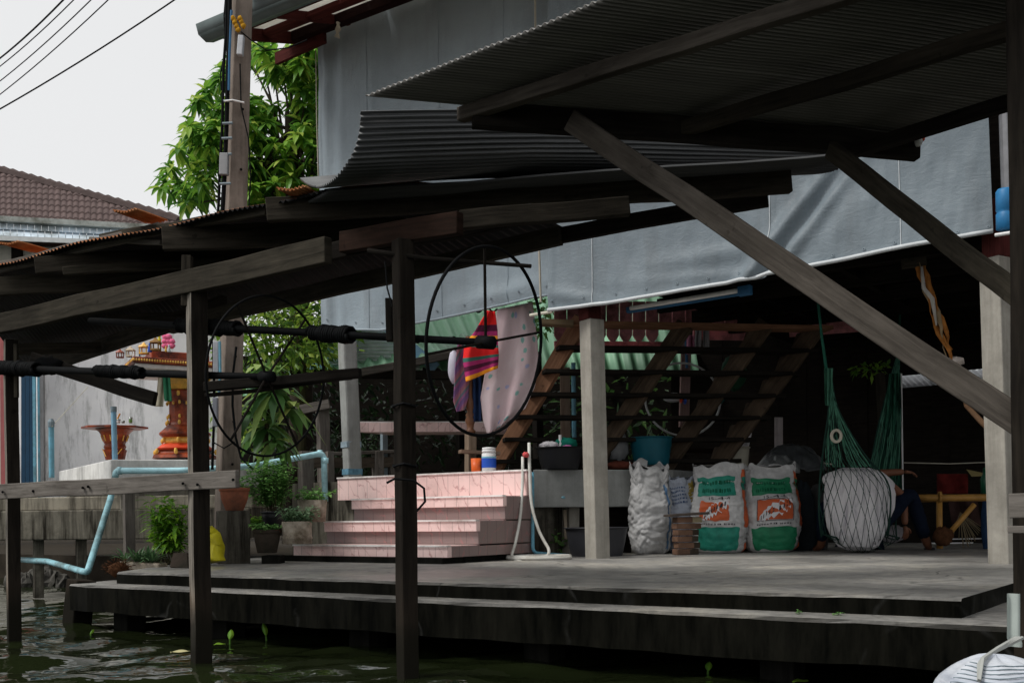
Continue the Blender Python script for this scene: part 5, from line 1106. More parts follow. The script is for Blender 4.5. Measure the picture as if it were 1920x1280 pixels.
# ---------------------------------------------------------------- hammock and sitter
def skinned(name, joints, edges, radii, mat, parent, sub=2, disp=0, rootv=0, sc=.05):
    me = bpy.data.meshes.new(name); off = OFF[parent.name]; me.from_pydata([tuple(Vector(j) - off) for j in joints], edges, []); o = bpy.data.objects.new(name, me); C.objects.link(o); o.parent = parent; OFF[o.name] = off
    me.materials.append(mat); sk = o.modifiers.new('skin', 'SKIN'); sk.use_smooth_shade = True
    for i, r in enumerate(radii):
        v = me.skin_vertices[0].data[i]; v.radius = r if isinstance(r, tuple) else (r, r); v.use_root = (i == rootv)
    sb_ = o.modifiers.new('sub', 'SUBSURF'); sb_.levels = sub; sb_.render_levels = sub
    if disp:
        tx = bpy.data.textures.new(name + '_folds', 'CLOUDS'); tx.noise_scale = sc; dm = o.modifiers.new('folds', 'DISPLACE'); dm.texture = tx; dm.strength = disp; dm.mid_level = .5
    return o
PR = root('person', P(1612, 1030, 9.75), 'person in white shirt and blue jeans sitting hunched in the green net hammock', 'person')
pel = P(1612, 1000, 9.72); sp1 = P(1609, 965, 9.66); sp2 = P(1606, 925, 9.67); sp3 = P(1604, 893, 9.76); nk = P(1606, 893, 9.92); hd = P(1610, 905, 10.06)
rs = P(1648, 897, 9.82); re = P(1694, 930, 9.98); rw = P(1697, 985, 9.98); ls = P(1566, 897, 9.84); le = P(1652, 887, 10.1); lwr = P(1696, 884, 10.12)
rh = P(1632, 1000, 9.80); rk = P(1706, 922, 10.0); ra = P(1738, 1018, 10.14); lh = P(1592, 1000, 9.80); lk = P(1545, 945, 10.12); la = P(1540, 1022, 10.25)
rt_ = ra + Vector((.07, .12, -.055)); lt_ = la + Vector((-.03, .15, -.05))
skinned('body', [pel, sp1, sp2, sp3, nk, hd, rs, re, rw, ls, le, lwr, rh, rk, ra, lh, lk, la, rt_, lt_],
        [(0, 1), (1, 2), (2, 3), (3, 4), (4, 5), (3, 6), (6, 7), (7, 8), (3, 9), (9, 10), (10, 11), (0, 12), (12, 13), (13, 14), (0, 15), (15, 16), (16, 17), (14, 18), (17, 19)],
        [.14, (.15, .11), (.17, .11), (.12, .09), .055, .09, .06, .042, .03, .06, .042, .03, .085, .06, .042, .085, .06, .042, .03, .03], SKIN, PR)
skinned('hair', [nk + Vector((0, .03, .03)), hd + Vector((0, 0, .02)), hd + Vector((.0, .05, -.02))], [(0, 1), (1, 2)], [.05, .102, .08], HAIR, PR)
OUT = [(1031, 1590, 1632, .04), (1024, 1572, 1645, .11), (1008, 1560, 1652, .15), (985, 1551, 1662, .17), (955, 1547, 1672, .17), (925, 1548, 1675, .16), (900, 1551, 1666, .15), (884, 1560, 1650, .12), (877, 1578, 1632, .07)]
def shf(u, v):
    f = v * (len(OUT) - 1); k = min(len(OUT) - 2, int(f)); t_ = f - k; t_ = t_ * t_ * (3 - 2 * t_) * .4 + t_ * .6; a, b = OUT[k], OUT[k + 1]; y = a[0] + (b[0] - a[0]) * t_; xl = a[1] + (b[1] - a[1]) * t_; xr = a[2] + (b[2] - a[2]) * t_; dp = a[3] + (b[3] - a[3]) * t_
    th = 2 * pi * u; c = P((xl + xr) / 2, y, 9.68); w_ = (xr - xl) / 2 / F * 9.68; k_ = 1 + .05 * N((math.cos(th) * 3.2, math.sin(th) * 3.2, v * 1.6), 1, 5) + .085 * (abs(math.sin(th * 7 + 3 * v + 3.5 * N((th * .8, v * 1.6, 3), 1))) - .5) * math.sin(pi * v) ** .7 + .03 * N((th * 6, v * 14, 1), 1)
    return c + RT * (math.cos(th) * w_ * k_) + FW * (math.sin(th) * dp * k_)
m = MB().grid(shf, 80, 40); m.face([m.add(shf(i / 20, 1)) for i in range(20)]); m.face([m.add(shf(i / 20, 0)) for i in range(20)][::-1]); m.build('shirt', SHIRT, PR, smooth=True)
for a_, b_, f_ in ((rs, re, .55), (ls, le, .4)): skinned('sleeve', [a_ - (b_ - a_) * .25, a_, a_.lerp(b_, f_)], [(0, 1), (1, 2)], [.07, .075, .062], SHIRT, PR, 2, .015, 0, .05)
skinned('jeans', [pel - Vector((0, -.05, .03)), rh, rk, rk.lerp(ra, .92), lh, lk, lk.lerp(la, .92)], [(0, 1), (1, 2), (2, 3), (0, 4), (4, 5), (5, 6)], [.15, .10, .082, .06, .10, .082, .06], JEAN, PR, 2, .02, 0, .05)
def hand(w_, d, up_, nm):
    d = d.normalized(); sd_ = d.cross(up_).normalized(); js = [w_, w_ + d * .05]; ed = [(0, 1)]; rd = [.022, (.032, .016)]
    for k, (o, L) in enumerate(((-.027, .06), (-.009, .07), (.009, .066), (.026, .05))):
        b0_ = w_ + d * .075 + sd_ * o; i = len(js); js += [b0_, b0_ + d * L * .5 - up_ * .012, b0_ + d * L * .85 - up_ * .035]; ed += [(1, i), (i, i + 1), (i + 1, i + 2)]; rd += [.0095, .0085, .007]
    i = len(js); t0 = w_ + d * .03 - sd_ * .032; js += [t0, t0 + d * .03 - sd_ * .02, t0 + d * .055 - sd_ * .024 - up_ * .01]; ed += [(1, i), (i, i + 1), (i + 1, i + 2)]; rd += [.011, .0095, .008]
    return skinned(nm, js, ed, rd, SKIN, PR, 1)
hand(rw, Vector((.15, .1, -1)), Vector((.3, -1, 0)), 'hand'); hand(lwr, Vector((1, .2, -.1)), Vector((0, -.3, 1)), 'hand')
for q in (rt_, lt_): MB().bar(q - Vector((.0, .05, .0)), q + Vector((.02, .1, -.01)), .075, .03).build('sandal', BLKP, PR, bevel=.01)
HM = root('net_hammock', P(1553, 700, 9.2), 'green net hammock slung from ropes with a person sitting in it', 'hammock')
G1 = P(1556, 712, 9.25); G2 = P(1683, 668, 10.6)
MB().tube([P(1531, 540, 9.1), P(1540, 625, 9.15), P(1549, 690, 9.2), G1], [.013, .012, .014, .02], 8).build('rope', GROPE, HM, smooth=True)
MB().tube([G2, P(1686, 640, 10.8), P(1688, 560, 11.2)], .012, 6).build('rope', GROPE, HM)
def hs(t, w_):
    # t: 0 near knot .. 1 far knot ; w_: -1..1 across
    # mid section: wraps under and behind the sitter
    kn = [(0, G1, .012, 0), (.10, P(1563, 770, 9.3), .05, .02), (.22, P(1583, 850, 9.38), .20, .06), (.34, P(1608, 910, 9.40), .345, .14), (.45, P(1612, 975, 9.42), .36, .18), (.54, P(1614, 1031, 9.62), .32, .20), (.64, P(1622, 1020, 9.98), .27, .17), (.76, P(1645, 930, 10.25), .17, .1), (.88, P(1667, 800, 10.45), .12, .03), (1, G2, .012, 0)]
    for i in range(len(kn) - 1):
        if t <= kn[i + 1][0] or i == len(kn) - 2:
            f = (t - kn[i][0]) / (kn[i + 1][0] - kn[i][0]); a = kn[max(0, i - 1)]; b = kn[i]; c = kn[i + 1]; d = kn[min(len(kn) - 1, i + 2)]
            cr = lambda p, q, r, s2: .5 * (2 * q + (r - p) * f + (2 * p - 5 * q + 4 * r - s2) * f * f + (3 * q - p - 3 * r + s2) * f ** 3)
            ctr = cr(a[1], b[1], c[1], d[1]); wd = cr(a[2], b[2], c[2], d[2]); dp = b[3] + (c[3] - b[3]) * f; break
    back = 1 if t < .55 else -1
    return ctr + RT * (wd * w_ * (1 - .12 * w_ * w_)) + FW * (dp * w_ * w_ * back * .9) + ZV * (.12 * wd / .3 * w_ * w_ * (1 if t > .5 else .2)) - FW * (.0 if t > .55 else .02)
m = MB(); NL = 11
for k in range(NL):
    for sg in (1, -1):
        pts = []
        for i in range(61):
            t_ = i / 60; w_ = (-1 + 2 * k / (NL - 1)) + sg * (t_ - .5) * 2.2 + .10 * N((k * 1.7, t_ * 7, sg), 1, 2)
            w_ = (w_ + 1) % 4; w_ = w_ - 1 if w_ <= 2 else 3 - w_
            pts.append(hs(t_, max(-1, min(1, w_))))
        m.tube(pts, .0027, 4)
for w_ in (-1, 1): m.tube([hs(i / 60, w_) for i in range(61)], .008, 6)
m.build('net', NETD, HM)
m = MB(); random.seed(4)
for k in range(30):
    w0 = ru(-1, 1); m.tube([hs(.27 * i / 10, w0 * (1 - .2 * (i / 10)) + .15 * N((k, i * .3, 1), 1)) + FW * ru(-.01, .02) for i in range(11)], .0034, 4)
    m.tube([hs(1 - .26 * i / 10, w0 + .2 * N((k, i * .3, 1), 1)) + FW * ru(-.02, .02) for i in range(11)], .0036, 4)
m.build('cord_fan', GRNET, HM)
def drape(x0, x1, y0, y1, d, seed): 
    def fn(u, v): x = x0(v) + (x1(v) - x0(v)) * u; return P(x, y0 + (y1 - y0) * v, d + .03 * math.sin(u * 14 + seed) + .03 * N((u * 3, v * 5, seed), 1))
    return fn
m = MB().grid(drape(lambda v: 1667 - 27 * min(1, v * 1.3) + 8 * v, lambda v: 1684 + 8 * v, 700, 925, 10.45, 2), 24, 30)
netsheet = NT('net_sheet_green'); wv = netsheet.noise(netsheet.mapping(netsheet.co.outputs['Object'], (60, 60, 10)), 1, 4); cc = netsheet.ramp(wv, [(.35, (.008, .035, .022)), (.65, (.035, .13, .085))])
m.build('gathered_net', netsheet.fin(cc, .9, .1), HM, smooth=True)
m = MB().tube([P(1568 + 9 * math.cos(a), 817 + 11 * math.sin(a), 9.25) for a in [i * pi / 8 for i in range(16)]], .014, 6, True); m.build('cord_ring', ROPE, HM, smooth=True)
m = MB().grid(drape(lambda v: 1545 + 2 * v, lambda v: 1562 - 4 * v, 690, 760, 9.18, 5), 10, 12); m.build('knot_wrap', GRNET, HM, smooth=True)
# ---------------------------------------------------------------- right of the hammock
MB().tube([P(1690, 700, 10.7), P(1693, 920, 10.7)], .008, 6).build('white_rod', WHT, label='thin white upright rod behind the hammock', cat='rod')
MB().bar(P(1657, 830, 11.0), P(1650, 700, 11.0), .12, .06).build('grey_plank', WD, label='grey upright plank behind the gathered hammock net', cat='plank')
MB().tube([P(1695, 867, 10.6), P(1780, 869, 10.5), P(1860, 866, 10.4)], .005, 5).build('clothes_line', ROPE, label='thin pale line strung across the dark bay above the bamboo bench', cat='line'); MB().tube([P(1545, 868, 10.6), P(1560, 870, 10.6)], .007, 5).build('line_end', ROPE, label='short pale line end left of the hammock', cat='line')
BN = root('bamboo_bench', P(1770, 1025, 10.2), 'yellow bamboo bench frame behind the right pillar', 'bench')
bz = DK
MB().tube([P(1716, 933, 10.15), P(1790, 933, 10.1), P(1880, 932, 10.05)], .034, 12).build('rail', BAMB, BN, smooth=True)
MB().tube([P(1762, 1028, 10.1), P(1761, 938, 10.12)], [.03, .028], 12).build('leg', BAMB, BN, smooth=True); MB().tube([P(1775, 1005, 10.0), P(1827, 945, 10.0)], .025, 12).build('brace', BAMB, BN, smooth=True)
MB().tube([P(1716, 936, 10.9), P(1880, 934, 10.8)], .03, 10).build('rail', BAMB, BN, smooth=True)
for y in (934, 928): MB().tube([P(1760, y, 10.08), P(1764, y, 10.08)], .037, 10).build('node_ring', BAMB, BN)
heap('husk_pile', P(1768, 1005, 9.95), (.09, .08, .09), FIB, 'reddish brown husk pile against the bamboo leg', 'husk', 31, .4)
for (x0, x1, y) in ((1740, 1824, 1017), (1785, 1843, 1009)): MB().bar(P(x0, y + 1, 10.5), P(x1, y, 10.5), .02, .012).build('pale_slat', WHT, label='pale slat on the floor under the bench, ' + ('nearer one' if y > 1010 else 'farther one'), cat='slat')
cl(1757, 1815, 888, 925, 10.6, plain('cloth_red', (.11, .016, .014), .9, .4), 'red_cloth', 'dark red cloth draped over the back of the bamboo bench', 'cloth', .04, 2); cl(1775, 1830, 925, 985, 10.7, plain('cloth_maroon_stripe', (.05, .028, .025), .9, .5), 'maroon_cloth', 'maroon striped cloth hanging below the red cloth', 'cloth', .04, 5, 10)
m = MB(); m.poly([P(1812, 880, 10.5), P(1850, 888, 10.45), P(1845, 892, 10.4), P(1822, 893, 10.4)]); thick(m.build('yellow_paper', plain('paper_ochre', (.33, .27, .12), .8), label='ochre paper flap above the red cloth', cat='paper'), .003)
m = MB(); random.seed(2)
for k in range(30): a = ru(-.4, 1.1); m.tube([P(1800, 960, 10.45), P(1800 + 45 * math.sin(a) , 960 + 70 * math.cos(a) * ru(.7, 1), 10.4)], .003, 4)
m.build('twig_broom', plain('broom_straw', (.16, .13, .08), .9), label='twig broom spread behind the bamboo brace', cat='broom')
MB().blob(P(1853, 985, 10.4), (.07, .06, .32), 8, .25).build('blue_bundle', plain('bundle_blue', (.02, .045, .1), .8, .4), smooth=True, label='dark blue bundle beside the right pillar', cat='bundle'); MB().lathe(P(1848, 925, 10.3), [(.045, 0), (.05, .14), (.025, .19), (.02, .25)], 12).build('green_bottle', plain('bottle_green', (.01, .09, .045), .3), smooth=True, label='dark green bottle beside the right pillar', cat='bottle')
heap('white_bundle', P(1665, 1000, 10.4), (.17, .1, .09), plain('bundle_pale', (.33, .31, .33), .8, .3), 'pale folded bundle on the floor behind the hammock', 'bundle', 35, .3)
OC = root('twisted_cloth', P(1760, 690, 8.1), 'twisted orange cloth hanging from the beam above the bench', 'cloth')
OCM = plain('cloth_ochre', (.30, .12, .03), .85, .45, 14)
random.seed(17)
for k in range(5):
    ph = k * 1.3; pts = []; rr_ = []
    for i in range(15):
        f = i / 14; x = 1722 + 60 * f + 6 * math.sin(f * 9 + ph) + ru(-2, 2); y = 492 + 186 * f * (1 - .12 * (k % 2)); pts.append(P(x, y, 8.0 + .03 * math.cos(f * 11 + ph))); rr_.append(max(.004, .024 * (.55 + .45 * math.sin(f * 8 + k * 2)) * (1 - .6 * f ** 3)))
    MB().tube(pts, rr_, 8).build('cloth_strand', OCM if k != 2 else plain('cloth_faded', (.26, .19, .11), .9, .4), OC, smooth=True)
MB().tube([P(1728, 500, 7.96), P(1732, 540, 7.96), P(1748, 560, 7.96), P(1756, 610, 7.96)], [.01, .016, .018, .006], 8).build('white_strip', plain('strip_white', (.45, .43, .4), .9), OC, smooth=True); MB().bar(P(1692, 495, 8.0), P(1735, 490, 8.0), .06, .07).build('wood_block', WOL, OC, bevel=.005)
heap('plastic_bag', P(1792, 677, 8.0), (.06, .05, .035), plain('bag_pinkwhite', (.48, .42, .38), .5, .2), 'pinkish white plastic bag tied at the end of the twisted orange cloth', 'bag', 41, .4)
MB().tube([P(1800, 690, 8.0), P(1812, 760, 7.9), P(1840, 790, 7.6), P(1862, 815, 7.5)], [.02, .018, .02, .012], 8).build('cord_bundle', plain('cord_brown', (.12, .07, .04), .9, .4), label='brown cord bundle running from the plastic bag to the right pillar', cat='cord')
# ---------------------------------------------------------------- laundry in front of the stairs
def polycloth(rows, d, amp, folds, seed, nu=40, nv=50):
    # rows: (v, xl, xr, yl, yr)
    def fn(u, v):
        for i in range(len(rows) - 1):
            if v <= rows[i + 1][0] or i == len(rows) - 2:
                f = (v - rows[i][0]) / (rows[i + 1][0] - rows[i][0]); r = [a + (b - a) * f for a, b in zip(rows[i], rows[i + 1])]; break
        x = r[1] + (r[2] - r[1]) * u; y = r[3] + (r[4] - r[3]) * u
        return P(x, y, d + amp * math.sin(u * folds + v * 1.5 + seed) * (.35 + .65 * v) + amp * .6 * N((u * 5, v * 3, seed), 1) + .12 * (u - .5))
    return MB().grid(fn, nu, nv)
t = NT('floral_sheet'); uv = t.co.outputs['UV']; vo = t.n('ShaderNodeTexVoronoi'); vo.inputs['Scale'].default_value = 6.5; t.l(t.mapping(uv, (1, 1.9, 1)), vo.inputs['Vector'])
spot = t.ramp(t.math('ADD', vo.outputs['Distance'], t.math('MULTIPLY', t.noise(uv, 30, 4), .25)), [(.36, 1), (.43, 0)]); wn = t.ramp(vo.outputs['Color'], [(.35, 0), (.4, 1)], 'CONSTANT'); pick = t.ramp(vo.outputs['Color'], [(0, (.22, .46, .45)), (.5, (.45, .46, .68)), (.75, (.26, .50, .46))], 'CONSTANT')
nb = t.noise(uv, 2, 4); base = t.ramp(nb, [(.35, (.70, .54, .57)), (.7, (.84, .73, .75))])
FLO = t.fin(t.mix(t.math('MULTIPLY', spot, wn), base, pick), .9, .1, 0, t.bump(t.noise(uv, 14, 5), .2, .01), .15)
fl = polycloth([(0, 932, 998, 580, 566), (.25, 922, 1008, 640, 640), (.45, 908, 1010, 705, 680), (.7, 901, 1003, 745, 725), (.88, 906, 985, 790, 765), (1, 914, 950, 814, 792)], 9.95, .03, 13, 1)
thick(fl.build('floral_sheet', FLO, smooth=True, label='pale pink floral sheet hanging beside the staircase', cat='sheet'), .004)
def stripes(name, cols, sc, rot=0):
    t = NT(name); uv = t.co.outputs['UV']; sp = t.n('ShaderNodeSeparateXYZ'); t.l(t.mapping(uv, (1, 1, 1), rot=(0, 0, rot)), sp.inputs[0]); f = t.math('FRACT', t.math('MULTIPLY', sp.outputs[1], sc)); k = len(cols)
    c = t.ramp(f, [(i / k, c) for i, c in enumerate(cols)], 'CONSTANT'); return t.fin(c, .9, .1, 0, t.bump(t.noise(uv, 50, 4), .15, .005))
red, ora, grn, mag, drk = (.78, .03, .03), (.88, .33, .03), (.06, .16, .13), (.42, .04, .16), (.10, .02, .05)
RSC = stripes('striped_red', [red, red, drk, mag, ora, mag, grn, red, red, red, grn, mag, drk, mag, ora], 1.0)
rc = polycloth([(0, 914, 928, 582, 584), (.2, 890, 933, 622, 620), (.42, 871, 934, 645, 650), (.7, 868, 935, 675, 665), (1, 874, 933, 716, 690)], 9.75, .05, 9, 2)
thick(rc.build('striped_red_cloth', RSC, smooth=True, label='red cloth with orange and green stripes hung over the post', cat='cloth'), .004)
PSC = stripes('striped_purple', [(.25, .13, .3), (.38, .16, .26), (.4, .2, .22), (.16, .2, .24), (.34, .14, .28), (.2, .12, .28)], 3.0, .3)
pc = polycloth([(0, 858, 876, 640, 640), (.3, 853, 880, 690, 692), (.8, 850, 878, 752, 745), (1, 856, 872, 772, 768)], 9.85, .03, 8, 4, 24, 40)
thick(pc.build('striped_purple_cloth', PSC, smooth=True, label='faded purple striped cloth hanging below the red cloth', cat='cloth'), .004)
cl(886, 902, 705, 790, 9.95, plain('cloth_navy', (.02, .04, .1), .9), 'navy_cloth', 'navy cloth hanging behind the floral sheet edge', 'cloth', .03, 3); cl(876, 890, 715, 770, 9.98, plain('cloth_dark', (.02, .022, .022), .9), 'dark_cloth', 'dark narrow cloth between the purple and navy cloths', 'cloth', .02, 5)
heap('white_hat', P(851, 688, 9.9), (.055, .06, .155), plain('hat_white', (.55, .53, .62), .8, .12), 'white and lilac hat hanging left of the striped cloths', 'hat', 44, .12)
NP = root('newel_post', P(880, 885, 9.95), 'brown turned wooden newel post under the hanging cloths', 'newel post')
s_ = 9.95 / F
MB().lathe(P(882, 812, 9.95), [(9 * s_, 0), (10 * s_, .02), (6 * s_, .04), (7 * s_, .08), (10 * s_, .12), (7 * s_, .15), (9 * s_, .17), (5 * s_, .2), (8 * s_, .24), (8 * s_, .3), (5 * s_, .33), (7 * s_, .9)], 14).build('turned_post', plain('varnish_brown', (.13, .055, .025), .45, .35), NP, smooth=True); MB().post(P(882, 890, 9.95), P(882, 812, 9.95), .08).build('base', wood('newel_pale', (.18, .13, .09), (.32, .25, .19)), NP)
MB().bar(P(862, 846, 9.8), P(935, 850, 9.9), .12, .03).build('small_shelf', wood('shelf_tan', (.15, .1, .07), (.28, .2, .15)), label='small tan shelf board over the orange cup', cat='shelf')
m = MB().lathe(P(893, 885, 9.65), [(.04, 0), (.045, .02), (.048, .125), (.042, .12), (.038, .01)], 18); m.build('orange_cup', ORG_, smooth=True, label='orange plastic cup standing on the pink parapet', cat='cup')
jr = root('water_jar', P(917, 883, 9.6), 'white jar with blue band standing on the pink parapet', 'jar'); jb = P(917, 883, 9.6)
MB().lathe(jb, [(.058, 0), (.064, .01), (.064, .155), (.055, .165)], 20).build('body', WHT, jr, smooth=True); MB().lathe(jb + ZV * .03, [(.066, 0), (.066, .085)], 20, cap=False).build('label_band', BLUB, jr, smooth=True); MB().lathe(jb + ZV * .118, [(.066, 0), (.066, .012)], 20, cap=False).build('label_band', plain('band_cyan', (.2, .5, .65), .5), jr); MB().lathe(jb + ZV * .166, [(.062, 0), (.063, .022), (.055, .025), (.06, .03), (.06, .045), (.02, .05)], 20).build('lid', WHT, jr, smooth=True)
# hose and pipe by the parapet
HO = root('hose', P(985, 1048, 9.2), 'white hose looped over the parapet and coiled on the landing', 'hose')
hp = [P(992, 830, 9.35), P(993, 880, 9.3), P(996, 950, 9.25), P(1012, 1000, 9.2), P(1030, 1030, 9.1), P(1028, 1042, 9.05), P(1000, 1046, 9.05)]
MB().tube(arc(hp, .3, 4), .014, 8).build('hose_run', HOSE, HO, smooth=True); MB().tube(arc([P(980, 856, 9.33), P(980, 900, 9.3), P(976, 970, 9.15), P(966, 1020, 9.05), P(957, 1046, 9.0), P(975, 1052, 8.9), P(1030, 1052, 9.05), P(1068, 1048, 9.15)], .2, 4), .013, 8).build('hose_run', HOSE, HO, smooth=True)
cz = DK + .016
for k in range(2): MB().tube([Vector((P(1010, 1046, 9.1).x + .27 * math.cos(a), 9.05 + .16 * math.sin(a) + k * .03, cz + k * .012)) for a in [i * pi / 16 for i in range(32)]], .013, 7, True).build('hose_loop', HOSE, HO, smooth=True)
m = MB().blob(P(986, 852, 9.3), (.03, .03, .025), 6, .4, 8); m.build('red_tie', plain('tie_red', (.6, .1, .1), .7), HO, smooth=True)
MB().tube(arc([P(998, 885, 9.4), P(999, 1036, 9.3), P(1066, 1041, 9.5)], .06), .016, 8).build('blue_tap_pipe', BLUEP, smooth=True, label='thin blue pipe down the side of the steps with an elbow at the floor', cat='pipe')
m = MB(); random.seed(15); bushcloud(m, P(1040, 1020, 10.3), (.1, .1, .12), 40, .08, .05, .3, 0); m.build('small_weed', LPOT, label='small green weed in the shade under the trough', cat='plant')
# ---------------------------------------------------------------- potted plants along the landing
def pot(name, x, yb, yt, wpx, d, mat, label, shape='round', cat='pot', base_k=.72):
    c = P(x, yb, d); h = (yb - yt) / F * d; r = wpx / F * d / 2; r0 = root(name, c, label, cat)
    if shape == 'round': pr = [(r * base_k * .95, 0), (r * base_k, h * .03), (r * .9, h * .5), (r * .97, h * .78), (r * .93, h * .82), (r * 1.04, h * .85), (r * 1.05, h), (r * .92, h), (r * .88, h * .85)]
    elif shape == 'drum': pr = [(r * .96, 0), (r, h * .02), (r * .99, h * .2), (r * 1.03, h * .22), (r * 1.02, h * .3), (r * .99, h * .33), (r, h * .97), (r * .98, h), (r * .88, h), (r * .86, h * .85)]
    else: pr = [(r * .85, 0), (r, h), (r * .9, h), (r * .88, h * .8)]
    MB().lathe(c, pr, 24).build('pot', mat, r0, smooth=True); MB().lathe(c + ZV * h * .8, [(r * .88, 0), (r * .88, .01)], 20).build('soil', SOIL, r0)
    return r0, c + ZV * h, r
def stems(m, c, r, n, L, spread, leafL, leafw, per, droop=.4, mi=0, ml=0, up=1.0):
    for _ in range(n):
        a = ru(0, 2 * pi); q = c + Vector((math.cos(a), math.sin(a), 0)) * r * rnd() * .7 - ZV * .03; tip = q + Vector((math.cos(a) * spread * rnd(), math.sin(a) * spread * rnd(), L * ru(.6, 1.1) * up)); mid = q.lerp(tip, .5) + Vector((ru(-.02, .02), ru(-.02, .02), .02))
        for k in range(per):
            t_ = .25 + .75 * (k + rnd() * .5) / per; p = q.lerp(tip, t_); aa = ru(0, 2 * pi); m.leaf(p, Vector((math.cos(aa), math.sin(aa), ru(-.1, .7))), leafL * ru(.6, 1.2), leafw * ru(.7, 1.2), droop * ru(.4, 1.5), m=ml)
def stemtubes(c, r, n, L, spread):
    m = MB()
    for _ in range(n):
        a = ru(0, 2 * pi); q = c + Vector((math.cos(a), math.sin(a), 0)) * r * rnd() * .5 - ZV * .04; m.tube([q, q + Vector((math.cos(a) * spread * .3, math.sin(a) * spread * .3, L * .5)), q + Vector((math.cos(a) * spread * .6, math.sin(a) * spread * .6, L * .9))], [.005, .004, .002], 5)
    return m
random.seed(51)
ST_ = MB().post(P(437, 1057, 9.05), P(437, 957, 9.05), .26, 20, .26, seg=4, wob=.004); ST_.build('concrete_stump', concrete('stump', (.13, .12, .10), (.018, .016, .012), .75), label='square stained concrete stump carrying the terracotta pot', cat='stump', bevel=.012)
r0, t_, r = pot('terracotta_pot', 440, 957, 914, 54, 9.0, TERRA, 'round terracotta pot on top of the concrete stump', base_k=.6); m = MB(); stems(m, t_, r, 10, .12, .1, .05, .03, 8); m.build('foliage', LPOT, r0)
r0, t_, r = pot('dark_pot', 512, 985, 958, 44, 9.3, BLKP, 'black pot with tall bushy green plant behind the terracotta pot'); m = MB(); stems(m, t_ - RT * .02, r, 80, .46, .20, .055, .034, 26, .3); m.build('foliage', LPOT, r0); stemtubes(t_, r, 9, .32, .12).build('stem', STEM, r0)
r0, t_, r = pot('grey_clay_pot', 501, 1036, 992, 50, 8.9, TERD, 'dark grey clay pot with small trailing plant left of the drum pots'); m = MB(); stems(m, t_, r, 26, .08, .12, .05, .035, 9, .5); m.build('foliage', LPOT, r0); m = MB(); stems(m, t_ + RT * .06, r * .6, 10, .03, .06, .04, .025, 6); m.build('red_foliage', leafmat('leaf_rust', [(.2, .05, .02), (.32, .09, .04)]), r0)
MB().bar(P(495, 1056, 8.95), P(530, 1056, 8.95), .2, .14, seg=2, wob=.004).build('stone_block', COND, label='dark stone block under the grey clay pot', cat='block', bevel=.01)
r0, t_, r = pot('drum_pot', 557, 1019, 977, 56, 8.95, POTC, 'pale concrete drum pot with sage-green plant at the foot of the steps', 'drum'); m = MB(); stems(m, t_, r, 46, .15, .15, .05, .03, 12, .4); m.build('foliage', LSAGE, r0); stemtubes(t_, r, 7, .16, .12).build('stem', STEM, r0)
r0, t_, r = pot('square_pot', 586, 978, 937, 56, 9.55, POTC, 'weathered concrete pot with leafy sprig on the step behind the drum pot', 'taper'); m = MB(); stems(m, t_, r, 22, .16, .16, .06, .04, 9, .4); m.build('foliage', LPOT, r0)
m = MB(); stems(m, P(478, 985, 9.4), .05, 30, .12, .12, .06, .03, 9); m.build('lime_plant', LLIME, label='lime green leaves between the stump and the black pot', cat='plant')
def yb(u, v):
    a = [P(398, 985, 8.75), P(412, 997, 8.7)]; b = [P(398, 1056, 8.75), P(425, 1050, 8.68)]; p = a[0].lerp(a[1], u).lerp(b[0].lerp(b[1], u), v); return p + FW * (.03 * math.sin(v * 4)) + RT * .02 * N((u * 3, v * 3, 1), 1)
thick(MB().grid(yb, 8, 14).build('yellow_bucket', YEL, smooth=True, label='torn yellow plastic piece leaning beside the concrete stump', cat='plastic piece'), .12)
random.seed(61)
r0 = root('leafy_shrub', P(315, 1055, 8.75), 'bright green leafy shrub growing beside the second shelter post', 'shrub'); m = MB()
for k in range(40):
    q = P(318 + ru(-22, 22), 1052, 8.8 + ru(-.1, .15)); tip = P(315 + ru(-42, 36), ru(925, 985), 8.8 + ru(-.2, .2))
    for j in range(16):
        f = .25 + .75 * j / 16; a = ru(0, 2 * pi); m.leaf(q.lerp(tip, f), Vector((math.cos(a), math.sin(a) * .8, ru(.0, .8))), ru(.09, .16), ru(.028, .044), ru(.2, .7), seg=3)
m.build('foliage', LLIME, r0); m = MB()
for k in range(10): m.tube([P(318 + ru(-18, 18), 1056, 8.8), P(316 + ru(-30, 28), 975, 8.8)], [.006, .004], 5)
m.build('stem', STEM, r0)
TR = root('blade_plant', P(270, 1058, 8.6), 'spiky blade-leaved plants in a long low clay tray', 'plant')
q0 = P(228, 1060, 8.55); q1 = P(306, 1064, 8.5); MB().bar(q0, q1, .16, .075, seg=4, wob=.004).build('tray', POTC, TR, bevel=.012)
m = MB()
for k in range(9): rosette(m, q0.lerp(q1, ru(.02, .8)) + ZV * .035, 11, .21, .022, (.35, 1.35), .35, seg=3)
m.build('foliage', LALOE, TR)
random.seed(66)
m = MB(); m.blob(P(222, 1067, 8.15), (.075, .07, .055), 8, .35, 7)
for k in range(90):
    a = ru(0, 2 * pi); e = ru(-.3, 1.2); d = Vector((math.cos(a) * math.cos(e), math.sin(a) * math.cos(e), math.sin(e))); p = P(222, 1067, 8.15) + Vector((d.x * .075, d.y * .07, d.z * .055)); m.tube([p, p + (d + Vector((ru(-1, 1), ru(-1, 1), ru(-.5, .5))) * .8) * .035], .002, 3)
m.build('coconut_husk', FIB, smooth=True, label='fibrous brown coconut husk at the left end of the upper slab', cat='husk')
m = MB(); m.poly([P(318, 1062, 8.3), P(352, 1064, 8.2), P(350, 1035, 8.3), P(325, 1036, 8.4)]); thick(m.build('clay_shard', TERD, label='dark clay shard leaning beside the second shelter post', cat='shard'), .03)
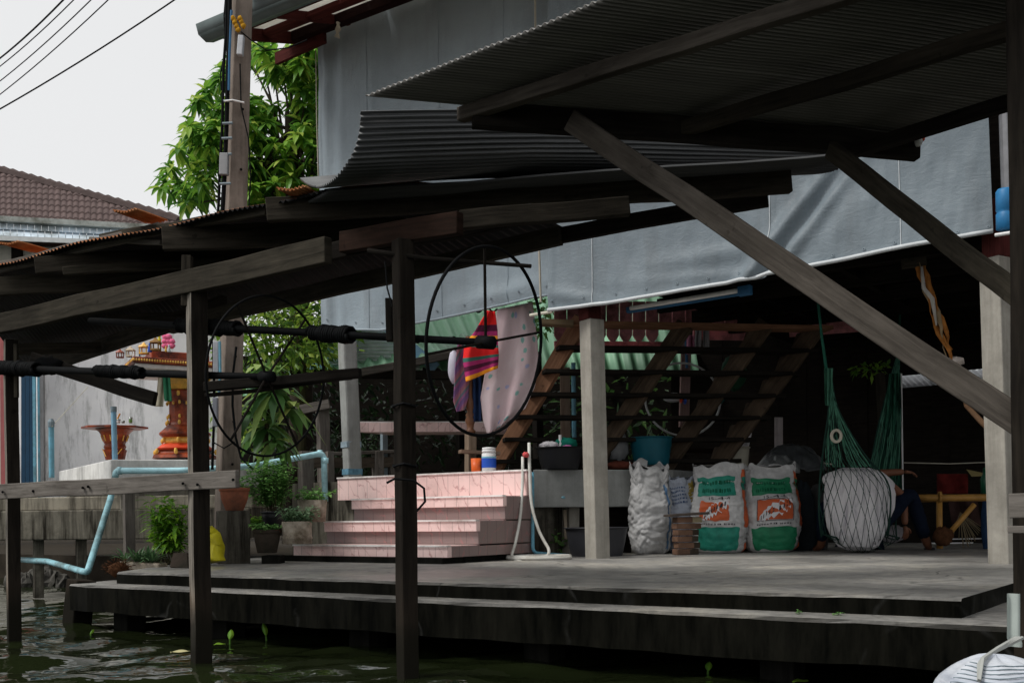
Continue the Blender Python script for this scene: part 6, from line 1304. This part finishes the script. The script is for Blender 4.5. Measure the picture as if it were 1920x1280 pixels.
# water plants and floating bits
random.seed(71)
def hy(x, y, L, w_, lean, lab):
    b = onZ(x, y, 0); r0 = root('water_hyacinth', b, lab, 'water plant', 'water hyacinth leaves in the canal'); m = MB()
    tip = b + ZV * L * .35 + RT * lean * .2
    def fn(u, v): a = (u - .5) * 2; ww = w_ * math.sin(pi * min(.999, v * .92 + .08)) ** .7; return tip + ZV * (L * .75 * v) + RT * (a * ww / 2 * .8 + lean * v) + FW * (-.35 * a * ww / 2 - .02 * (1 - a * a) + .02 * v)
    m.grid(fn, 6, 8); m.build('leaf', LLIME, r0, smooth=True); MB().tube([b - ZV * .02, tip + ZV * .01], [.007, .004], 6).build('stem', LLIME, r0)
hy(431, 1205, .075, .055, .005, 'water hyacinth leaf nearer the second shelter post'); hy(500, 1200, .10, .05, -.02, 'taller water hyacinth leaf right of the other one'); hy(170, 1192, .04, .03, .01, 'small sprout floating left of the second shelter post'); hy(1327, 1262, .05, .04, .01, 'small sprout floating in front of the landing')
def fleaf(x, y, L, w_, ang, mat, lab):
    b = onZ(x, y, .004); d = Vector((math.cos(ang), math.sin(ang), 0)); m = MB(); sd_ = Vector((-d.y, d.x, 0)); n = 8; top = []; bot = []
    for k in range(n + 1): t_ = k / n; ww = w_ / 2 * math.sin(pi * t_) ** .8; top.append(b + d * L * (t_ - .5) + sd_ * ww + ZV * .01 * math.sin(pi * t_)); bot.append(b + d * L * (t_ - .5) - sd_ * ww + ZV * .006)
    for k in range(n): m.poly([bot[k], bot[k + 1], top[k + 1], top[k]], [(.8, 0)] * 4)
    m.build('floating_leaf', mat, label=lab, cat='leaf')
fleaf(338, 1222, .11, .10, .2, plain('leaf_cream', (.5, .46, .25), .6), 'pale yellow leaf floating beside the second shelter post'); fleaf(412, 1208, .07, .08, .5, LLIME, 'green leaf floating at the base of the hyacinth'); fleaf(1500, 1277, .08, .09, .4, LLIME, 'green leaf floating in front of the landing')
for k, (x, y, lab) in enumerate(((1500, 1150, 'small weed growing on the lower step left of the other weed'), (1572, 1152, 'wider small weed growing on the lower step'))):
    c = onZ(x, y, DK - .08); m = MB(); stems(m, c + ZV * .025, .012, 4, .02, .03, .022, .012, 4); m.build('step_weed', LPOT, label=lab, cat='weed', group='weeds on the lower step')
# bag and rope at the right post
random.seed(81)
BG = root('net_bag', P(1850, 1285, 3.05), 'pale bluish white sack roped at the foot of the right post', 'sack')
bc = P(1868, 1312, 3.0)
m = MB()
def bgf(u, v):
    th = 2 * pi * u; ph = pi * (v - .5); d = Vector((math.cos(th) * math.cos(ph), math.sin(th) * math.cos(ph), math.sin(ph))); k = 1 + .06 * N(d, 3, 2) + .03 * math.sin(7 * th + 3 * v); return bc + Vector((d.x * .17, d.y * .16, d.z * .125)) * k
m.grid(bgf, 48, 24); t = NT('bag_plastic_blue'); n1 = t.noise(t.mapping(t.co.outputs['Object'], (4, 4, 30), rot=(0, .2, .3)), 1.2, 5); m.build('body', t.fin(t.ramp(n1, [(.3, (.28, .31, .37)), (.5, (.46, .49, .54)), (.7, (.60, .62, .65))]), .5, .3, 0, t.bump(n1, .4, .01)), BG, smooth=True)
m = MB()
for k in range(7): y = .2 + .1 * k; m.tube([bgf(.55 + .4 * i / 14, .62 + .035 * k + .01 * math.sin(i)) * 1.0 - FW * .004 for i in range(15)], .0014, 4)
m.build('lashing', GREYP, BG)
RB = plain('strap_celadon', (.42, .47, .44), .8, .15)
def strap(u, v): a = [P(1895, 1112, 3.28), P(1893, 1200, 3.22), P(1905, 1215, 3.1)]; x = 1888 + 24 * u + (4 if v > .9 else 0); return P(x, 1112 + 100 * v, 3.24) + FW * .01 * math.sin(u * 6)
MB().grid(strap, 6, 12).build('strap', RB, BG, smooth=True)
m = MB()
for k in range(3): m.tube([P(1905 + k * 6, 1195, 3.2), P(1870 - k * 3, 1215 + k * 3, 3.05), P(1842 - k * 3, 1234 + k * 5, 2.95), P(1836, 1275, 2.88)], .006, 5)
m.build('rope', plain('rope_grey', (.36, .37, .35), .9, .2), BG)
